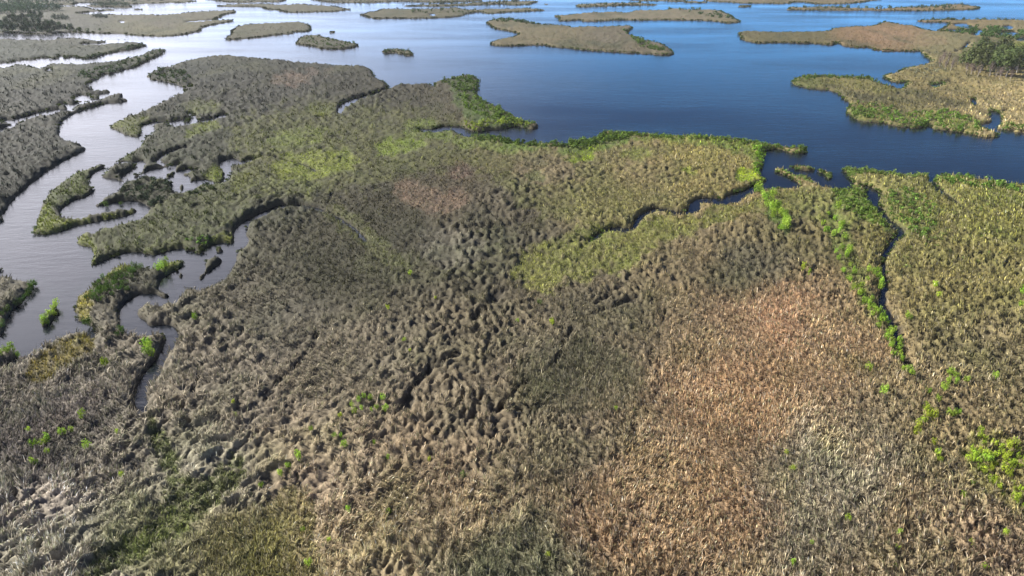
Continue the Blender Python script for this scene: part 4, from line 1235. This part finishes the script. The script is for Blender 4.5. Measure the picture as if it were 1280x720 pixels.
# ------------------------------------------------------------------ trees
def tube_mesh(paths, mat, name='trunk', seg=7):
    vt, lp, st = [], [], []
    nl = 0
    for pts, rad in paths:
        base = len(vt)
        for (p, rr) in zip(pts, rad):
            for k in range(seg):
                a = 6.2832 * k / seg
                vt.append((p[0] + math.cos(a) * rr, p[1] + math.sin(a) * rr, p[2]))
        for i in range(len(pts) - 1):
            for k in range(seg):
                a, b = base + i * seg + k, base + i * seg + (k + 1) % seg
                lp += [a, b, b + seg, a + seg]
                st.append(nl)
                nl += 4
    return mesh_from(name, np.array(vt), lp, st, mat, None, 'FACE', True)


def make_tree_meshes(seed, mat, bare=False):
    """unit tree of height 1"""
    r = np.random.default_rng(seed)
    lx, ly = r.uniform(-.06, .06), r.uniform(-.06, .06)
    paths = [([(0, 0, -.03), (lx * .4, ly * .4, .3), (lx, ly, .62), (lx * 1.3, ly * 1.3, .9)], [.026, .018, .012, .004])]
    for _ in range(6):
        a = r.uniform(0, 6.283)
        h0 = r.uniform(.3, .65)
        e = r.uniform(.14, .26)
        paths.append(([(lx * h0, ly * h0, h0), (math.cos(a) * e * .6, math.sin(a) * e * .6, h0 + .08), (math.cos(a) * e, math.sin(a) * e, h0 + .2)], [.010, .007, .003]))
    tr = tube_mesh(paths, M_BARK)
    q = leaf_cloud(r, 420 if not bare else 170, (.36, .36, .80), .055 if not bare else .045, 9)
    q[..., 2] += 0.24
    cr = quad_mesh('crown', q, mat)
    return tr, cr


def make_palm_meshes(seed):
    r = np.random.default_rng(seed)
    tr = tube_mesh([([(0, 0, -.03), (.02, 0, .4), (.05, .01, .86)], [.03, .024, .022])], M_BARK)
    qs = []
    for k in range(22):
        a = r.uniform(0, 6.283)
        el = r.uniform(-.5, 1.1)
        d = np.array([math.cos(a) * math.cos(el), math.sin(a) * math.cos(el), math.sin(el)])
        s = np.cross(d, [0, 0, 1.0])
        s /= np.linalg.norm(s)
        c = np.array([.05, .01, .86])
        m = c + d * .1
        e = c + d * .2 + np.array([0, 0, -.05])
        qs.append(np.stack([c, m + s * .03, e, m - s * .03]))
    return tr, quad_mesh('crown', np.array(qs), M_DTREE)


def place_tree(name, meshes, u, v, h, label, group, wid=1.0, cat='tree'):
    gx, gy = ground(u, v)
    root = bpy.data.objects.new(name, None)
    COL.objects.link(root)
    root.location = (float(gx), float(gy), 0.3)
    root.rotation_euler = (0, 0, random.uniform(0, 6.28))
    root.scale = (h * wid, h * wid, h)
    root['label'] = label
    root['category'] = cat
    root['group'] = group
    root.empty_display_size = 0.1
    link('trunk', meshes[0], parent=root)
    link('crown', meshes[1], parent=root)
    return root


T_GREEN = [make_tree_meshes(700 + k, M_TREE) for k in range(3)]
M_GREY = mat_leaf('grey_twig_crown', (0.13, 0.12, 0.09), transl=0.2, vary=0.3)
T_GREY = [make_tree_meshes(720 + k, M_GREY, True) for k in range(3)]
T_DARK = [make_tree_meshes(740 + k, M_DTREE) for k in range(3)]
T_PALM = [make_palm_meshes(760 + k) for k in range(2)]

pts = sorted(scatter("1206 88 1212 76 1228 70 1252 70 1276 78 1278 92 1256 99 1226 96", 26, 5.0))
for k, (u, v) in enumerate(pts):
    place_tree('marsh_tree', random.choice(T_GREEN), u, v, random.uniform(9, 13), 'tall leafy green tree, %s from the left in the stand at right' % ordinal(k), 'leafy trees of the stand at right', 1.15)
pts = sorted(scatter("1170 86 1176 79 1200 78 1212 82 1240 94 1275 98 1282 104 1262 104 1228 99 1200 93", 20, 6.0))
for k, (u, v) in enumerate(pts):
    place_tree('marsh_tree', random.choice(T_GREY), u, v, random.uniform(5, 8), 'thin grey tree with pale trunk, %s from the left below the leafy stand' % ordinal(k), 'grey trees fringing the stand at right', 0.8)
pts = sorted(scatter("-10 40 2 32 30 30 60 33 95 37 80 41 50 42.6 20 41.5", 40, 4.5))
for k, (u, v) in enumerate(pts):
    place_tree('dark_tree', random.choice(T_DARK), u, v, random.uniform(5, 7.5), 'dark round tree, %s from the left in the wood on the far left shore' % ordinal(k), 'trees of the wood on the far left shore', 1.2)
pts = sorted(scatter("8 29 14 25 40 23.5 56 25 50 27.5 25 29", 14, 4.0))
for k, (u, v) in enumerate(pts):
    place_tree('dark_tree', random.choice(T_DARK), u, v, random.uniform(5, 8), 'dark tree, %s from the left in the row behind the far left wood' % ordinal(k), 'trees behind the far left wood', 1.2)
for k, (u, v) in enumerate([(76, 48.6), (79, 48.8), (86, 49), (93, 48.6), (99, 48.2), (102, 48.6)]):
    place_tree('palm_tree', T_PALM[k % 2], u, v, random.uniform(3.2, 4.8), 'small palm, %s from the left on the thin left island' % ordinal(k), 'palms on the thin left island', 1.3, 'palm')
for k, (u, v) in enumerate([(149, 53.6), (157, 53.8)]):
    place_tree('palm_tree', T_PALM[k % 2], u, v, 2.8, 'stubby palm, %s of two at the point of the thin left island' % ordinal(k), 'palms on the thin left island', 1.4, 'palm')

# far woods that read as one mass
def far_wood(name, s, n, h, col, label):
    r = np.random.default_rng(len(s))
    got = scatter(s, n, 1.6)
    qs, cs = [], []
    for a, b in got:
        gx, gy = ground(a, b)
        hh = h * r.uniform(0.6, 1.2)
        q = leaf_cloud(r, 40, (hh * 0.55, hh * 0.55, hh), hh * 0.11, 5)
        qs.append(q + np.array([float(gx), float(gy), 0.2]))
        cs.append(np.clip(np.array(col) * r.lognormal(0, 0.25, (40, 1)), 0, 0.5))
    me = quad_mesh(name, np.concatenate(qs), M_THICK, np.concatenate(cs))
    link(name, me, label, 'wood', 'stuff')


far_wood('far_wood', "-60 17 -60 11 0 10 40 9.5 60 12 80 13 70 15 40 16 0 17.5", 150, 9, (0.055, 0.085, 0.05), 'hazy dark wood on the distant left shore')
far_wood('far_wood', "-60 6 -60 -2 150 -3 235 0 200 3 110 4 60 6", 150, 10, (0.055, 0.075, 0.055), 'blue hazy wood along the farthest left shore')
far_wood('far_wood', "110 7 130 6 160 6.4 163 8.8 130 8.6", 40, 6, (0.05, 0.075, 0.05), 'small dark wood on a distant left point')
far_wood('far_wood', "262 2 270 -2 350 -2 350 1.6 300 2.4", 50, 7, (0.05, 0.07, 0.05), 'low wood on the distant middle left shore')
far_wood('far_wood', "395 2 400 -2 560 -2 596 0 540 2.4 440 2.6", 90, 6, (0.05, 0.07, 0.045), 'low wood on the distant middle shore')
far_wood('far_wood', "66 23.6 72 22.6 86 23.4 84 25.4 70 25.6", 22, 5, (0.045, 0.06, 0.045), 'dark bush clump on the distant left flats')
far_wood('far_wood', "117 22.2 122 20.8 135 22 134 23.6 120 23.6", 22, 4.5, (0.045, 0.06, 0.045), 'dark bush clump standing farther right on the distant left flats')

# ------------------------------------------------------------------ light
SUN_AZ = math.radians(-62)      # measured from straight ahead, negative to the left
SUN_EL = math.radians(30)
SKY = 0.05
world = bpy.data.worlds.new('World')
SC.world = world
world.use_nodes = True
wt = world.node_tree
bg = wt.nodes.get('Background') or wt.nodes.new('ShaderNodeBackground')
sky = wt.nodes.new('ShaderNodeTexSky')
sky.sky_type = 'NISHITA'
sky.sun_disc = False
sky.sun_elevation = SUN_EL
sky.sun_rotation = SUN_AZ
sky.air_density = 1.2
sky.dust_density = 0.5
sky.ozone_density = 3.5
tc = wt.nodes.new('ShaderNodeTexCoord')
tint = wt.nodes.new('ShaderNodeMix')
tint.data_type = 'RGBA'
tint.blend_type = 'MULTIPLY'
tint.inputs[0].default_value = 1.0
wt.links.new(sky.outputs[0], tint.inputs[6])
tint.inputs[7].default_value = (0.145, 0.27, 0.53, 1)
# thin bright cloud veil covering the side of the sky where the sun stands
sep = wt.nodes.new('ShaderNodeSeparateXYZ')
wt.links.new(tc.outputs['Generated'], sep.inputs[0])
at2 = wt.nodes.new('ShaderNodeMath')
at2.operation = 'ARCTAN2'
wt.links.new(sep.outputs['X'], at2.inputs[0])
wt.links.new(sep.outputs['Y'], at2.inputs[1])
mpv = wt.nodes.new('ShaderNodeMapping')
mpv.inputs['Scale'].default_value = (1.4, 1.4, 5.0)
wt.links.new(tc.outputs['Generated'], mpv.inputs['Vector'])
cn = wt.nodes.new('ShaderNodeTexNoise')
cn.inputs['Scale'].default_value = 1.6
cn.inputs['Detail'].default_value = 5
wt.links.new(mpv.outputs[0], cn.inputs['Vector'])
cad = wt.nodes.new('ShaderNodeMath')
cad.operation = 'MULTIPLY_ADD'
wt.links.new(cn.outputs['Fac'], cad.inputs[0])
cad.inputs[1].default_value = 0.8
wt.links.new(at2.outputs[0], cad.inputs[2])
cov = wt.nodes.new('ShaderNodeMapRange')
cov.interpolation_type = 'SMOOTHSTEP'
cov.inputs['From Min'].default_value = 0.60
cov.inputs['From Max'].default_value = -0.42
cov.inputs['To Min'].default_value = 0.0
cov.inputs['To Max'].default_value = 0.85
wt.links.new(cad.outputs[0], cov.inputs['Value'])
veil = wt.nodes.new('ShaderNodeMix')
veil.data_type = 'RGBA'
lowv = wt.nodes.new('ShaderNodeMapRange')        # the veil stays low in the sky
lowv.interpolation_type = 'SMOOTHSTEP'
lowv.inputs['From Min'].default_value = 0.62
lowv.inputs['From Max'].default_value = 0.34
wt.links.new(sep.outputs['Z'], lowv.inputs['Value'])
cvm = wt.nodes.new('ShaderNodeMath')
cvm.operation = 'MULTIPLY'
wt.links.new(cov.outputs['Result'], cvm.inputs[0])
wt.links.new(lowv.outputs['Result'], cvm.inputs[1])
wt.links.new(cvm.outputs[0], veil.inputs[0])
hz = wt.nodes.new('ShaderNodeMapRange')           # paler band of air above the horizon
hz.interpolation_type = 'SMOOTHSTEP'
hz.inputs['From Min'].default_value = 0.225
hz.inputs['From Max'].default_value = 0.0
wt.links.new(sep.outputs['Z'], hz.inputs['Value'])
hzm = wt.nodes.new('ShaderNodeMix')
hzm.data_type = 'RGBA'
hzm.blend_type = 'ADD'
wt.links.new(hz.outputs['Result'], hzm.inputs[0])
wt.links.new(tint.outputs[2], hzm.inputs[6])
hzm.inputs[7].default_value = (1.8, 7.2, 15.5, 1)
wt.links.new(hzm.outputs[2], veil.inputs[6])
veil.inputs[7].default_value = (26, 25.4, 27.6, 1)
wt.links.new(veil.outputs[2], bg.inputs['Color'])
bg.inputs['Strength'].default_value = SKY

sl = bpy.data.lights.new('sun', 'SUN')
sl.energy = 5.0
sl.angle = math.radians(0.53)
sl.color = (1.0, 0.95, 0.87)
so = bpy.data.objects.new('sun', sl)
COL.objects.link(so)
import mathutils
tosun = mathutils.Vector((math.sin(SUN_AZ) * math.cos(SUN_EL), math.cos(SUN_AZ) * math.cos(SUN_EL), math.sin(SUN_EL)))
so.rotation_euler = tosun.to_track_quat('Z', 'Y').to_euler()
so.location = (0, 0, 200)

# ------------------------------------------------------------------ camera and view
cam = bpy.data.cameras.new('camera')
cam.sensor_width = 36.0
cam.lens = FPX / 1280.0 * 36.0
cam.clip_start = 0.5
cam.clip_end = 30000
co = bpy.data.objects.new('camera', cam)
COL.objects.link(co)
co.location = (0, 0, CAM_H)
co.rotation_euler = (math.pi / 2 - PITCH, 0, 0)
SC.camera = co
SC.view_settings.view_transform = 'Standard'
SC.view_settings.look = 'None'
SC.view_settings.exposure = 1.36
SC.view_settings.gamma = 1.0
SC.render.filter_size = 1.0
SC.cycles.max_bounces = 6
SC.cycles.diffuse_bounces = 2
SC.cycles.use_denoising = True
SC.cycles.transparent_max_bounces = 4


# ------------------------------------------------------------------ thin coastal haze
import bmesh
hb = bmesh.new()
bmesh.ops.create_cube(hb, size=1.0)
hme = bpy.data.meshes.new('haze')
hb.to_mesh(hme)
hb.free()
m_hz, nt_, out_ = new_mat('sea_haze')
pv = nt_.nodes.new('ShaderNodeVolumePrincipled')
pv.inputs['Density'].default_value = 0.00005
pv.inputs['Color'].default_value = (0.88, 0.94, 1.0, 1)
pv.inputs['Anisotropy'].default_value = 0.1
nt_.links.new(pv.outputs[0], out_.inputs['Volume'])
hme.materials.append(m_hz)
hz_o = link('haze', hme, 'thin pale haze lying over the far islands', 'haze', 'stuff')
hz_o.scale = (18600, 18600, 66.0)
hz_o.location = (0, 0, -2.7 + 33.0)
SC.cycles.volume_bounces = 0
